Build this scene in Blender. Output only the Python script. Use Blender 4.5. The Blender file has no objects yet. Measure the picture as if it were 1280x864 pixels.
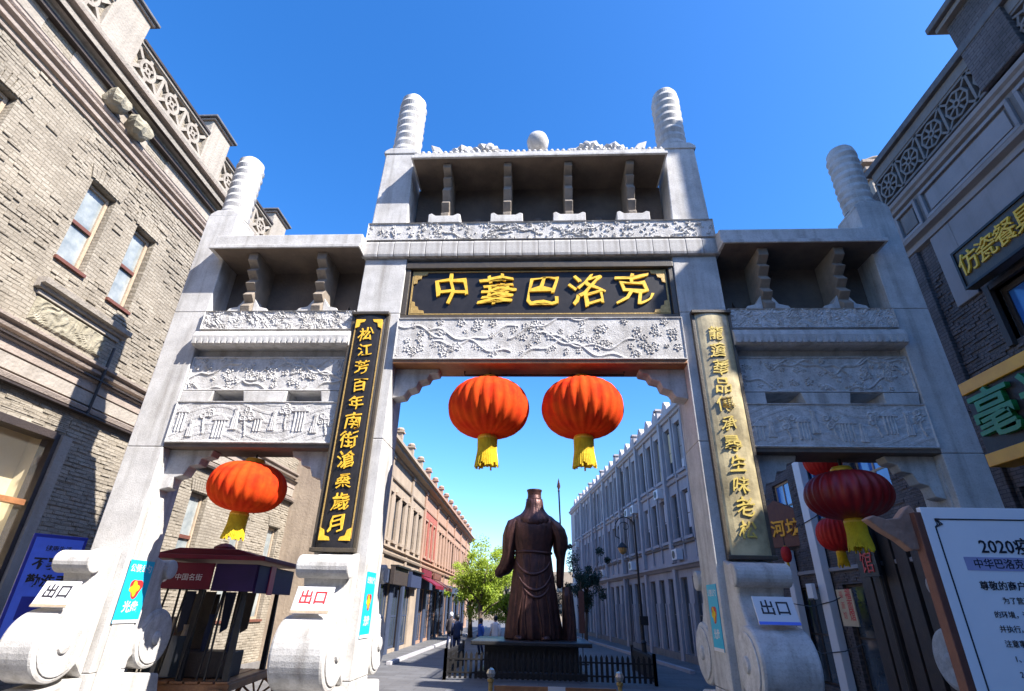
import bpy, math, random
import numpy as np
from mathutils import Matrix, Vector, noise
R = math.radians
random.seed(7)
sc = bpy.context.scene
COL = sc.collection

# ---------------------------------------------------------------- camera, sky, sun
cam_d = bpy.data.cameras.new('camera'); cam = bpy.data.objects.new('camera', cam_d); COL.objects.link(cam)
yaw, pitch, roll = R(3.18), R(26.47), R(1.34)
fw = Vector((-math.sin(yaw)*math.cos(pitch), math.cos(yaw)*math.cos(pitch), math.sin(pitch)))
r0 = Vector((math.cos(yaw), math.sin(yaw), 0)); u0 = r0.cross(fw)
cr = r0*math.cos(roll) + u0*math.sin(roll); cu = u0*math.cos(roll) - r0*math.sin(roll)
cm = Matrix((cr, cu, -fw)).transposed().to_4x4(); cm.translation = Vector((0, -8.2, 2.2))
cam.matrix_world = cm
cam_d.sensor_width = 36; cam_d.lens = 655.2/1280*36
cam_d.clip_start = 0.05; cam_d.clip_end = 3000
sc.camera = cam
SUN = Vector((1, -0.52, 1.07)).normalized()
el = math.asin(SUN.z); az = math.atan2(SUN.x, SUN.y)
w = bpy.data.worlds.new('World'); sc.world = w; w.use_nodes = True
nt = w.node_tree; nt.nodes.clear()
sky = nt.nodes.new('ShaderNodeTexSky'); sky.sky_type = 'NISHITA'; sky.sun_disc = False
sky.sun_elevation = el; sky.sun_rotation = az; sky.air_density = 1.0; sky.dust_density = 0.7; sky.ozone_density = 5.0
hs = nt.nodes.new('ShaderNodeHueSaturation'); hs.inputs['Saturation'].default_value = 1.27; hs.inputs['Hue'].default_value = 0.506; hs.inputs['Value'].default_value = 1.33
bg = nt.nodes.new('ShaderNodeBackground'); bg.inputs[1].default_value = 0.10
wo = nt.nodes.new('ShaderNodeOutputWorld')
nt.links.new(sky.outputs[0], hs.inputs['Color']); nt.links.new(hs.outputs[0], bg.inputs[0]); nt.links.new(bg.outputs[0], wo.inputs[0])
sd = bpy.data.lights.new('sun', 'SUN'); sd.energy = 5.0; sd.angle = R(0.5); sd.color = (1.0, 0.94, 0.86)
so = bpy.data.objects.new('sun', sd); COL.objects.link(so); so.rotation_euler = SUN.to_track_quat('Z', 'Y').to_euler()
vs = sc.view_settings; vs.view_transform = 'Standard'; vs.look = 'None'; vs.gamma = 1; vs.exposure = 1.45

# ---------------------------------------------------------------- materials
MATS = {}
def mat(name, c, c2=None, rough=0.8, scale=3.0, bump=0.0, bscale=None, metal=0.0, coat=0.0, spec=0.5, streak=0.0, brick=None, detail=8.0, sss=0.0, speck=0.0):
    """principled material; c and c2 are mixed by noise, bump is fine relief"""
    if name in MATS: return MATS[name]
    m = bpy.data.materials.new(name); m.use_nodes = True; t = m.node_tree; N = t.nodes; L = t.links
    b = N['Principled BSDF']; b.inputs['Roughness'].default_value = rough; b.inputs['Metallic'].default_value = metal
    b.inputs['Coat Weight'].default_value = coat; b.inputs['Coat Roughness'].default_value = 0.08; b.inputs['Specular IOR Level'].default_value = spec
    tc = N.new('ShaderNodeTexCoord')
    c2 = c2 or tuple(x*0.8 for x in c)
    n1 = N.new('ShaderNodeTexNoise'); n1.inputs['Scale'].default_value = scale; n1.inputs['Detail'].default_value = detail; n1.inputs['Roughness'].default_value = 0.62
    L.new(tc.outputs['Object'], n1.inputs['Vector'])
    mr = N.new('ShaderNodeMapRange'); mr.inputs[1].default_value = 0.36; mr.inputs[2].default_value = 0.64; L.new(n1.outputs[0], mr.inputs[0])
    mx = N.new('ShaderNodeMix'); mx.data_type = 'RGBA'; mx.inputs['A'].default_value = (*c, 1); mx.inputs['B'].default_value = (*c2, 1)
    L.new(mr.outputs[0], mx.inputs['Factor']); out = mx.outputs['Result']; hgt = None
    if brick:   # brick = (width, height, mortar colour)
        sp = N.new('ShaderNodeSeparateXYZ'); cb = N.new('ShaderNodeCombineXYZ'); L.new(tc.outputs['Object'], sp.inputs[0])
        wn = N.new('ShaderNodeTexNoise'); wn.inputs['Scale'].default_value = 1.7; L.new(tc.outputs['Object'], wn.inputs['Vector'])
        ad = N.new('ShaderNodeMath'); ad.operation = 'MULTIPLY_ADD'; ad.inputs[1].default_value = 0.06; L.new(wn.outputs[0], ad.inputs[0]); L.new(sp.outputs['Z'], ad.inputs[2])
        L.new(sp.outputs['X'], cb.inputs[0]); L.new(ad.outputs[0], cb.inputs[1])
        bt = N.new('ShaderNodeTexBrick'); bt.inputs['Scale'].default_value = 1; bt.inputs['Brick Width'].default_value = brick[0]; bt.inputs['Row Height'].default_value = brick[1]
        bt.inputs['Mortar Size'].default_value = 0.009; bt.inputs['Mortar Smooth'].default_value = 0.3; bt.inputs['Color1'].default_value = (1, 1, 1, 1); bt.inputs['Color2'].default_value = (.78, .76, .74, 1); bt.inputs['Mortar'].default_value = (*brick[2], 1)
        L.new(cb.outputs[0], bt.inputs['Vector'])
        m2 = N.new('ShaderNodeMix'); m2.data_type = 'RGBA'; m2.blend_type = 'MULTIPLY'; m2.inputs['Factor'].default_value = 1
        L.new(out, m2.inputs['A']); L.new(bt.outputs['Color'], m2.inputs['B']); out = m2.outputs['Result']; hgt = bt.outputs['Fac']
    if streak:  # weather stains running down
        mp = N.new('ShaderNodeMapping'); mp.inputs['Scale'].default_value = (4.5, 4.5, 0.35); L.new(tc.outputs['Object'], mp.inputs[0])
        n3 = N.new('ShaderNodeTexNoise'); n3.inputs['Scale'].default_value = 1.3; n3.inputs['Detail'].default_value = 6; L.new(mp.outputs[0], n3.inputs['Vector'])
        r3 = N.new('ShaderNodeMapRange'); r3.inputs[1].default_value = 0.5; r3.inputs[2].default_value = 0.75; r3.inputs[4].default_value = streak; L.new(n3.outputs[0], r3.inputs[0])
        m3 = N.new('ShaderNodeMix'); m3.data_type = 'RGBA'; m3.blend_type = 'MULTIPLY'; m3.inputs['B'].default_value = (.45, .42, .38, 1)
        L.new(r3.outputs[0], m3.inputs['Factor']); L.new(out, m3.inputs['A']); out = m3.outputs['Result']
    if speck:   # mineral grains and grime patches
        n4 = N.new('ShaderNodeTexNoise'); n4.inputs['Scale'].default_value = 38; n4.inputs['Detail'].default_value = 3; L.new(tc.outputs['Object'], n4.inputs['Vector'])
        r4 = N.new('ShaderNodeMapRange'); r4.inputs[1].default_value = 0.5; r4.inputs[2].default_value = 0.66; r4.inputs[4].default_value = speck; L.new(n4.outputs[0], r4.inputs[0])
        n5 = N.new('ShaderNodeTexNoise'); n5.inputs['Scale'].default_value = 0.9; n5.inputs['Detail'].default_value = 9; n5.inputs['Roughness'].default_value = .7; L.new(tc.outputs['Object'], n5.inputs['Vector'])
        r5 = N.new('ShaderNodeMapRange'); r5.inputs[1].default_value = 0.44; r5.inputs[2].default_value = 0.72; r5.inputs[4].default_value = speck; L.new(n5.outputs[0], r5.inputs[0])
        for r_, cc in ((r4, (.62, .6, .58, 1)), (r5, (.66, .62, .56, 1))):
            m4 = N.new('ShaderNodeMix'); m4.data_type = 'RGBA'; m4.blend_type = 'MULTIPLY'; m4.inputs['B'].default_value = cc; L.new(r_.outputs[0], m4.inputs['Factor']); L.new(out, m4.inputs['A']); out = m4.outputs['Result']
    L.new(out, b.inputs['Base Color'])
    if sss:
        b.inputs['Subsurface Weight'].default_value = 0
        tr = N.new('ShaderNodeBsdfTranslucent'); L.new(out, tr.inputs[0]); ms = N.new('ShaderNodeMixShader'); ms.inputs[0].default_value = sss
        L.new(b.outputs[0], ms.inputs[1]); L.new(tr.outputs[0], ms.inputs[2]); L.new(ms.outputs[0], N['Material Output'].inputs['Surface'])
    if bump:
        n2 = N.new('ShaderNodeTexNoise'); n2.inputs['Scale'].default_value = bscale or scale*6; n2.inputs['Detail'].default_value = 6; L.new(tc.outputs['Object'], n2.inputs['Vector'])
        bp = N.new('ShaderNodeBump'); bp.inputs['Strength'].default_value = bump; bp.inputs['Distance'].default_value = 0.03; L.new(n2.outputs[0], bp.inputs['Height'])
        if hgt:
            b2 = N.new('ShaderNodeBump'); b2.inputs['Strength'].default_value = 0.8; b2.inputs['Distance'].default_value = 0.02; b2.invert = True
            L.new(hgt, b2.inputs['Height']); L.new(bp.outputs[0], b2.inputs['Normal']); L.new(b2.outputs[0], b.inputs['Normal'])
        else: L.new(bp.outputs[0], b.inputs['Normal'])
    MATS[name] = m; return m
def glass(name, tint, clear=0.75):
    if name in MATS: return MATS[name]
    m = bpy.data.materials.new(name); m.use_nodes = True; t = m.node_tree; N = t.nodes; L = t.links
    b = N['Principled BSDF']; b.inputs['Base Color'].default_value = (*tint, 1); b.inputs['Roughness'].default_value = 0.05; b.inputs['Specular IOR Level'].default_value = 0.9
    tr = N.new('ShaderNodeBsdfTransparent'); mx = N.new('ShaderNodeMixShader'); mx.inputs[0].default_value = clear
    L.new(b.outputs[0], mx.inputs[1]); L.new(tr.outputs[0], mx.inputs[2]); L.new(mx.outputs[0], N['Material Output'].inputs['Surface'])
    MATS[name] = m; return m
STONE = mat('pale_carved_stone', (.56, .55, .535), (.43, .42, .41), .85, 3.2, .2, 60, streak=.7, speck=.38)
STONE2 = mat('speckled_panel_stone', (.60, .59, .58), (.43, .42, .41), .9, 7, .3, 60, streak=.5, speck=.45)
BRACK = mat('shade_brown_bracket_stone', (.27, .225, .18), (.19, .16, .13), .85, 3, .4, 20)  # shade under the roofs put into the bracket colour
SOFFIT = mat('shade_brown_recess_stone', (0.149, 0.113, 0.0855), (0.099, 0.0765, 0.063), .85, 2.5, .4, 20)  # shade of the roof recesses put into the stone colour
BOARD = mat('charcoal_lacquer', (.016, .015, .017), (.024, .022, .024), .45, 8, .1, 60, spec=.3)
BOARDF = mat('dark_brown_frame', (.05, .04, .03), (.07, .055, .035), .45, 10, .2, 60)
PALEBOARD = mat('glare_pale_lacquer', (.56, .47, .27), (.22, .18, .10), .32, 2.2, .1, 40, coat=.4)  # sun glare on dark lacquer, put into the base colour
GOLD = mat('gold_leaf', (.88, .56, .05), (.74, .42, .03), .5, 14, .15, 60, metal=.1)
GOLDP = mat('dull_pale_gold', (.62, .46, .08), (.50, .38, .10), .5, 14, .15, 60)  # gold of the right board, dulled to suit its painted glare
GOLDT = mat('gold_trim', (0.496, 0.336, 0.112), (0.36, 0.224, 0.064), .45, 20, .3, 60, metal=.2)
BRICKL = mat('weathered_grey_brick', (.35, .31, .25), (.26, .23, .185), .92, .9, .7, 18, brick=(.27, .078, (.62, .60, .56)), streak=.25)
PLAST = mat('grey_brown_plaster', (.34, .30, .255), (.27, .24, .205), .9, 1.3, .6, 16, streak=.4)
PINKP = mat('pinkish_render', (0.34, 0.279, 0.238), (0.272, 0.224, 0.19), .9, 2, .5, 20, streak=.3)
BOULD = mat('crumbling_stucco', (0.3, 0.27, 0.203), (0.21, 0.188, 0.135), .95, 5, 1, 14)
DARKW = mat('dark_old_wood', (.045, .032, .026), (.03, .022, .02), .6, 5, .3, 30)
WOOD = mat('orange_brown_wood', (.36, .16, .06), (.24, .10, .04), .5, 4, .3, 30)
PALEW = mat('pale_cream_wood', (0.413, 0.33, 0.24), (0.338, 0.255, 0.18), .6, 5, .3, 30)
REDW = mat('rusty_red_wood', (.15, .055, .035), (.11, .04, .03), .6, 6, .2, 30)
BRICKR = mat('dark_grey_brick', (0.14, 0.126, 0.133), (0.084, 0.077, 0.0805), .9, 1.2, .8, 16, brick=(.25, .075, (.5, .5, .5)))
LILAC = mat('pale_grey_paint', (0.264, 0.252, 0.264), (0.222, 0.213, 0.222), .75, 1.2, .25, 22, streak=.25)
GREYT = mat('mid_grey_trim', (0.18, 0.171, 0.168), (0.132, 0.126, 0.126), .8, 3, .3, 22)
FARR = mat('light_stone_grey_paint', (.40, .39, .41), (.31, .30, .325), .8, .8, .3, 14, streak=.3)
FARL = mat('sandy_old_plaster', (0.34, 0.272, 0.204), (0.258, 0.204, 0.156), .9, .9, .5, 10, streak=.4)
FARP = mat('salmon_old_plaster', (.36, .225, .16), (.29, .18, .13), .9, .9, .5, 10, streak=.35)
REDB = mat('brick_red_paint', (.34, .10, .07), (.27, .08, .06), .8, 2, .3, 14)
TILE = mat('grey_roof_tile', (.12, .12, .13), (.08, .08, .09), .85, 4, .5, 20)
WGL = mat('dark_window_glass', (.03, .045, .06), (.05, .065, .085), .07, 2, spec=.9)
PALEGL = mat('pale_reflection_glass', (.33, .35, .34), (.17, .20, .21), .12, 2.5, spec=.8)  # pale base colour stands in for sky reflected in the panes
SKYGL = mat('blue_film_glass', (.05, .20, .62), (.03, .12, .42), .12, 1.5, spec=.9)
BLACK = mat('black_iron', (.018, .018, .02), (.03, .028, .028), .5, 8, .2, 40, metal=.3)
BRONZE = mat('brown_bronze', (.105, .048, .042), (.06, .03, .028), .42, 4, .3, 18, metal=.55)
PLINTH = mat('black_granite', (.02, .02, .022), (.04, .04, .042), .35, 20, .1, 60)
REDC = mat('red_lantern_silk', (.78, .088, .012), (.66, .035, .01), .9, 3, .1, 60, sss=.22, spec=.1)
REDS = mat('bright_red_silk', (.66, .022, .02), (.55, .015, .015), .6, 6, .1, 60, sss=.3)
REDK = mat('shade_red_lantern_silk', (.34, .012, .014), (.26, .01, .012), .45, 6, .15, 60, sss=.2)  # lantern silk darkened as a shaded copy for the right bay
YEL = mat('yellow_fringe', (.90, .66, .02), (.75, .50, .01), .7, 12, .4, 60, sss=.25)
MAROON = mat('maroon_painted_metal', (.16, .012, .03), (.12, .01, .022), .55, 3, .05, 40, spec=.25)
PURPLE = mat('dark_purple_metal', (.035, .012, .075), (.028, .01, .055), .5, 3, .05, 40, spec=.25)
PINK = mat('pink_metal', (.62, .09, .16), None, .35, 3)
TEAL = mat('teal_poster', (.012, .42, .60), (.015, .38, .55), .4, 3)
WHITE = mat('white_print', (0.64, 0.64, 0.656), (0.608, 0.608, 0.632), .45, 4)
INK = mat('black_ink', (.015, .015, .025), None, .5, 4)
REDI = mat('red_ink', (.55, .03, .03), None, .5, 4)
BLUEP = mat('blue_poster', (.09, .19, .80), (.08, .16, .70), .35, 4)
BLUED = mat('deep_blue_edge', (.015, .03, .30), None, .4, 4)
ORANGE = mat('orange_sign_paint', (.90, .42, .02), (.80, .34, .015), .45, 3, .1, 30)
GREEN = mat('green_channel_letter', (.02, .22, .05), (.015, .16, .04), .35, 4)
BARK = mat('grey_brown_bark', (.14, .10, .07), (.08, .06, .045), .95, 6, 1, 30)
LEAF = mat('spring_green_leaf', (.34, .44, .03), (.20, .30, .02), .6, 1.1, sss=.4, detail=3)
LEAFD = mat('dark_pine_needle', (.025, .055, .03), (.015, .035, .02), .7, 1.5, sss=.15)
PAVE = mat('grey_stone_paving', (.15, .15, .155), (.115, .115, .12), .7, .9, .3, 8, brick=(.9, .45, (.5, .5, .5)))
SKIN = mat('skin', (.42, .25, .18), None, .55, 6)
NAVY = mat('navy_cloth', (.018, .03, .08), None, .8, 6)
CHROME = mat('cut_glass_ball', (.75, .72, .66), (.5, .45, .35), .12, 8, metal=.6)
CREAM = mat('cream_interior', (.62, .54, .36), (.55, .47, .30), .8, 1)
CLEAR = glass('clear_shop_glass', (.3, .3, .28), .93)
TAN = mat('raw_carved_timber', (0.35, 0.21, 0.154), (0.252, 0.14, 0.098), .6, 5, .4, 20)

# paving joints read world x/y, not x/z
for l in list(PAVE.node_tree.links):
    if l.from_node.type == 'SEPXYZ' and l.from_socket.name == 'Z':
        s = l.to_socket; n = l.from_node; PAVE.node_tree.links.remove(l); PAVE.node_tree.links.new(n.outputs['Y'], s)

# ---------------------------------------------------------------- mesh helpers
class MB:
    def __init__(s): s.v = []; s.f = []
    def add(s, vs, fs, M=None):
        o = len(s.v); s.v += [tuple(M @ Vector(p)) if M else tuple(p) for p in vs]; s.f += [tuple(i+o for i in f) for f in fs]; return s
    def box(s, x0, x1, y0, y1, z0, z1, M=None):
        v = [(x, y, z) for z in (z0, z1) for y in (y0, y1) for x in (x0, x1)]
        return s.add(v, [(0, 2, 3, 1), (4, 5, 7, 6), (0, 1, 5, 4), (2, 6, 7, 3), (0, 4, 6, 2), (1, 3, 7, 5)], M)
    def prism(s, poly, a0, a1, axis='y', M=None):
        """poly of 2-D points, extruded along axis: y -> (x,z), x -> (y,z), z -> (x,y)"""
        n = len(poly)
        f3 = {'y': lambda p, a: (p[0], a, p[1]), 'x': lambda p, a: (a, p[0], p[1]), 'z': lambda p, a: (p[0], p[1], a)}[axis]
        v = [f3(p, a0) for p in poly] + [f3(p, a1) for p in poly]
        fs = [tuple(range(n)), tuple(range(2*n-1, n-1, -1))] + [(i, i+n, (i+1) % n + n, (i+1) % n) for i in range(n)]
        return s.add(v, fs, M)
    def frus(s, b, t, z0, z1):
        """tapered box: b and t are (x0,x1,y0,y1) at z0 and z1"""
        v = [(x, y, z0) for y in b[2:] for x in b[:2]] + [(x, y, z1) for y in t[2:] for x in t[:2]]
        return s.add(v, [(0, 2, 3, 1), (4, 5, 7, 6), (0, 1, 5, 4), (2, 6, 7, 3), (0, 4, 6, 2), (1, 3, 7, 5)])
    def lathe(s, prof, c=(0, 0, 0), n=20, fn=None, M=None):
        v = []; k = len(prof)
        for j, (r, z) in enumerate(prof):
            for i in range(n):
                a = 2*math.pi*i/n; q = r*(fn(a, j/(k-1)) if fn else 1); v.append((c[0]+q*math.cos(a), c[1]+q*math.sin(a), c[2]+z))
        fs = [(j*n+i, j*n+(i+1) % n, (j+1)*n+(i+1) % n, (j+1)*n+i) for j in range(k-1) for i in range(n)]
        fs += [tuple(range(n-1, -1, -1)), tuple(range((k-1)*n, k*n))]
        return s.add(v, fs, M)
    def tube(s, pts, r, n=8):
        pts = [Vector(p) for p in pts]; k = len(pts); rr = r if isinstance(r, (list, tuple)) else [r]*k; v = []
        for j, p in enumerate(pts):
            d = (pts[min(j+1, k-1)]-pts[max(j-1, 0)]).normalized(); a = d.orthogonal().normalized() if abs(d.z) > .95 else d.cross(Vector((0, 0, 1))).normalized(); b = d.cross(a)
            for i in range(n):
                t = 2*math.pi*i/n; v.append(tuple(p + (a*math.cos(t)+b*math.sin(t))*rr[j]))
        fs = [(j*n+i, j*n+(i+1) % n, (j+1)*n+(i+1) % n, (j+1)*n+i) for j in range(k-1) for i in range(n)]
        fs += [tuple(range(n-1, -1, -1)), tuple(range((k-1)*n, k*n))]
        return s.add(v, fs)
    def loft(s, secs, n=40, fn=None):
        """secs: (cx,cy,cz,rx,ry[,tilt])"""
        v = []; k = len(secs)
        for j, q in enumerate(secs):
            for i in range(n):
                a = 2*math.pi*i/n; m = fn(a, j, q) if fn else 1
                v.append((q[0]+q[3]*m*math.cos(a), q[1]+q[4]*m*math.sin(a), q[2] + (q[5]*math.cos(a) if len(q) > 5 else 0)))
        fs = [(j*n+i, j*n+(i+1) % n, (j+1)*n+(i+1) % n, (j+1)*n+i) for j in range(k-1) for i in range(n)]
        fs += [tuple(range(n-1, -1, -1)), tuple(range((k-1)*n, k*n))]
        return s.add(v, fs)
    def mesh(s, name, m, smooth=False):
        me = bpy.data.meshes.new(name); me.from_pydata(s.v, [], s.f); me.materials.append(m)
        if smooth: me.polygons.foreach_set('use_smooth', [True]*len(me.polygons))
        me.update(); return me
    def build(s, name, m, parent=None, smooth=False, bevel=0, loc=None, kind=None, fix=True):
        me = s.mesh(name, m, smooth)
        if fix:
            import bmesh
            b = bmesh.new(); b.from_mesh(me); bmesh.ops.recalc_face_normals(b, faces=b.faces); b.to_mesh(me); b.free()
            if smooth: me.polygons.foreach_set('use_smooth', [True]*len(me.polygons))
        return put(name, me, parent, loc, bevel, kind)
def put(name, me, parent=None, loc=None, bevel=0, kind=None):
    o = bpy.data.objects.new(name, me); COL.objects.link(o)
    if parent: o.parent = parent
    if loc: o.location = loc
    if bevel:
        b = o.modifiers.new('b', 'BEVEL'); b.width = bevel; b.segments = 2; b.limit_method = 'ANGLE'
    if kind: o['kind'] = kind
    return o
def thing(name, label, cat, loc=(0, 0, 0), rz=0, group=None):
    o = bpy.data.objects.new(name, None); COL.objects.link(o); o.location = loc; o.rotation_euler = (0, 0, rz); o.empty_display_size = .2
    o['label'] = label; o['category'] = cat
    if group: o['group'] = group
    return o
def tag(o, label, cat, group=None):
    o['label'] = label; o['category'] = cat
    if group: o['group'] = group
    return o
def copy_tree(o, parent=None):
    c = o.copy(); COL.objects.link(c); c.parent = parent
    for ch in list(o.children): copy_tree(ch, c)
    return c
FRONT = Matrix.Rotation(R(90), 4, 'X')          # text upright, facing -y
def text(body, size, m, parent, loc, ext=.01, off=0, M=None, name='character', center=True, wob=0, fix=None):
    c = bpy.data.curves.new('t', 'FONT'); c.body = body; c.size = size; c.extrude = ext; c.offset = off*size; c.resolution_u = 2
    if center: c.align_x = 'CENTER'; c.align_y = 'CENTER'
    o = bpy.data.objects.new('t', c); COL.objects.link(o); bpy.context.view_layer.update()
    dg = bpy.context.evaluated_depsgraph_get(); me = bpy.data.meshes.new_from_object(o.evaluated_get(dg)); COL.objects.unlink(o); bpy.data.objects.remove(o)
    me.name = name; me.materials.clear(); me.materials.append(m)
    ph = random.random()*6
    for v in me.vertices:
        if wob:
            x, y = v.co.x/size, v.co.y/size
            v.co.x += size*wob*(math.sin(7*y+ph)+.35*y*2); v.co.y += size*wob*math.sin(8*x+ph*1.7)+size*wob*x*1.6
    me.transform(Matrix.Translation(loc) @ (M or FRONT)); me.update()
    return put(name, me, parent)
def relief(name, x0, x1, z0, z1, y, depth, parent, m, seed=1, style='cloud', res=.016, back=.12):
    """carved stone panel: a height field standing out of its block"""
    nx = max(8, int((x1-x0)/res)); nz = max(6, int((z1-z0)/res))
    X, Z = np.meshgrid(np.linspace(x0, x1, nx), np.linspace(z0, z1, nz)); rs = np.random.RandomState(seed); q = rs.rand(12)*6.28
    H = z1-z0; u = (X-x0)/H; v = (Z-z0)/H
    wx = u+.22*np.sin(3.1*v+2.3*u+q[0])+.12*np.sin(6.3*v-4*u+q[1]); wz = v+.20*np.sin(3.4*u+q[2])+.1*np.sin(8*u+5*v+q[3])
    if style == 'cloud':
        r_ = np.sin(7*wx+q[4])*np.sin(8*wz+q[5])+.5*np.sin(15*wx+9*wz+q[6])*np.sin(13*wz-6*wx+q[7])
        r2 = np.sin(19*wx+5*np.sin(6*wz)+q[8])*np.sin(17*wz+4*np.sin(7*wx)+q[9])
        h = .35*(np.tanh(9*(r_-.05))*.5+.5)+.35*(np.tanh(10*(r2-.1))*.5+.5)+.3*(np.sin(60*wz+22*np.sin(3*wx))*(r_ > .1))
    elif style == 'branch':
        h = np.zeros_like(X)
        for k in range(7):
            cx = rs.rand()*(x1-x0)/H; line = v-(.15+.7*rs.rand()+.28*np.sin(1.6*(u-cx)+q[k])+.06*np.sin(9*u+q[k+1]))
            h = np.maximum(h, np.clip(1-np.abs(line)/.045, 0, 1)*(np.abs(u-cx) < .9))
        for k in range(int(16*(x1-x0)/H)):
            cx, cz, rr = rs.rand()*(x1-x0)/H, .1+.8*rs.rand(), .035+.05*rs.rand(); a = np.arctan2(v-cz, u-cx)
            dd = np.hypot(u-cx, v-cz)/(rr*(1+.28*np.cos(5*a+k))); h = np.maximum(h, np.where(dd < 1, .55+.45*np.cos(dd*6), 0))
    elif style == 'garden':   # pavilions, rocks and figures on a stepped ground
        h = .25*(np.sin(30*v+6*np.sin(2.2*u+q[0])) > .55)
        for k in range(int(3.2*(x1-x0)/H)):
            cx = .15+k/3.2+.1*rs.rand(); b0 = .12+.2*rs.rand(); ww = .09+.07*rs.rand(); hh = .25+.22*rs.rand(); t_ = k % 3
            du = np.abs(u-cx); dv = v-b0
            if t_ == 0:      # pavilion: roof and columns
                h = np.where((du < ww*1.5*(1-(dv-hh)/.16)) & (dv > hh) & (dv < hh+.14), 1, h); h = np.where((du < ww) & (dv > 0) & (dv < hh) & (np.sin(u*90) > 0), .8, h)
            elif t_ == 1:    # robed figure
                h = np.where((du < .035+.05*(1-dv/hh)) & (dv > 0) & (dv < hh), .85+.15*np.sin(u*140), h); h = np.where(np.hypot(u-cx, dv-hh-.04) < .045, 1, h)
            else:            # tree with round leaf clumps
                h = np.where((np.abs(u-cx-.03*np.sin(9*v)) < .018) & (dv > 0) & (dv < hh+.1), .8, h)
                for j in range(7):
                    ax, az_ = cx+.14*(rs.rand()-.5)*2, b0+hh+.12*(rs.rand()-.2)*2; rr = .05+.03*rs.rand(); d_ = np.hypot(u-ax, v-az_); h = np.where(d_ < rr, .7+.3*np.cos(d_*120), h)
    else:
        r_ = np.sin(16*wx+4*np.sin(3*wz)+q[4]); h = .5+.5*np.tanh(3*(np.sin(5*wx+q[5])*r_+.4*np.sin(11*wz+q[6])))
    h = h+.12*(rs.rand(*h.shape)-.5)
    e = np.minimum.reduce([X-x0, x1-X, Z-z0, z1-Z]); h = np.where(e < .03, 1.0, h)
    Y = y-depth*h; Y = np.where(e < 1e-6, y+back, Y)
    v3 = np.stack([X, Y, Z], -1).reshape(-1, 3)
    i = np.arange(nx*nz).reshape(nz, nx); fs = np.stack([i[:-1, :-1], i[:-1, 1:], i[1:, 1:], i[1:, :-1]], -1).reshape(-1, 4)
    me = bpy.data.meshes.new(name); me.from_pydata(v3.tolist(), [], fs.tolist()); me.materials.append(m); me.update()
    return put(name, me, parent)

# ---------------------------------------------------------------- ground
g = MB(); g.add([(-600, -300, 0), (600, -300, 0), (600, 1500, 0), (-600, 1500, 0)], [(0, 1, 2, 3)])
g.build('ground', PAVE, kind='structure')

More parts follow.
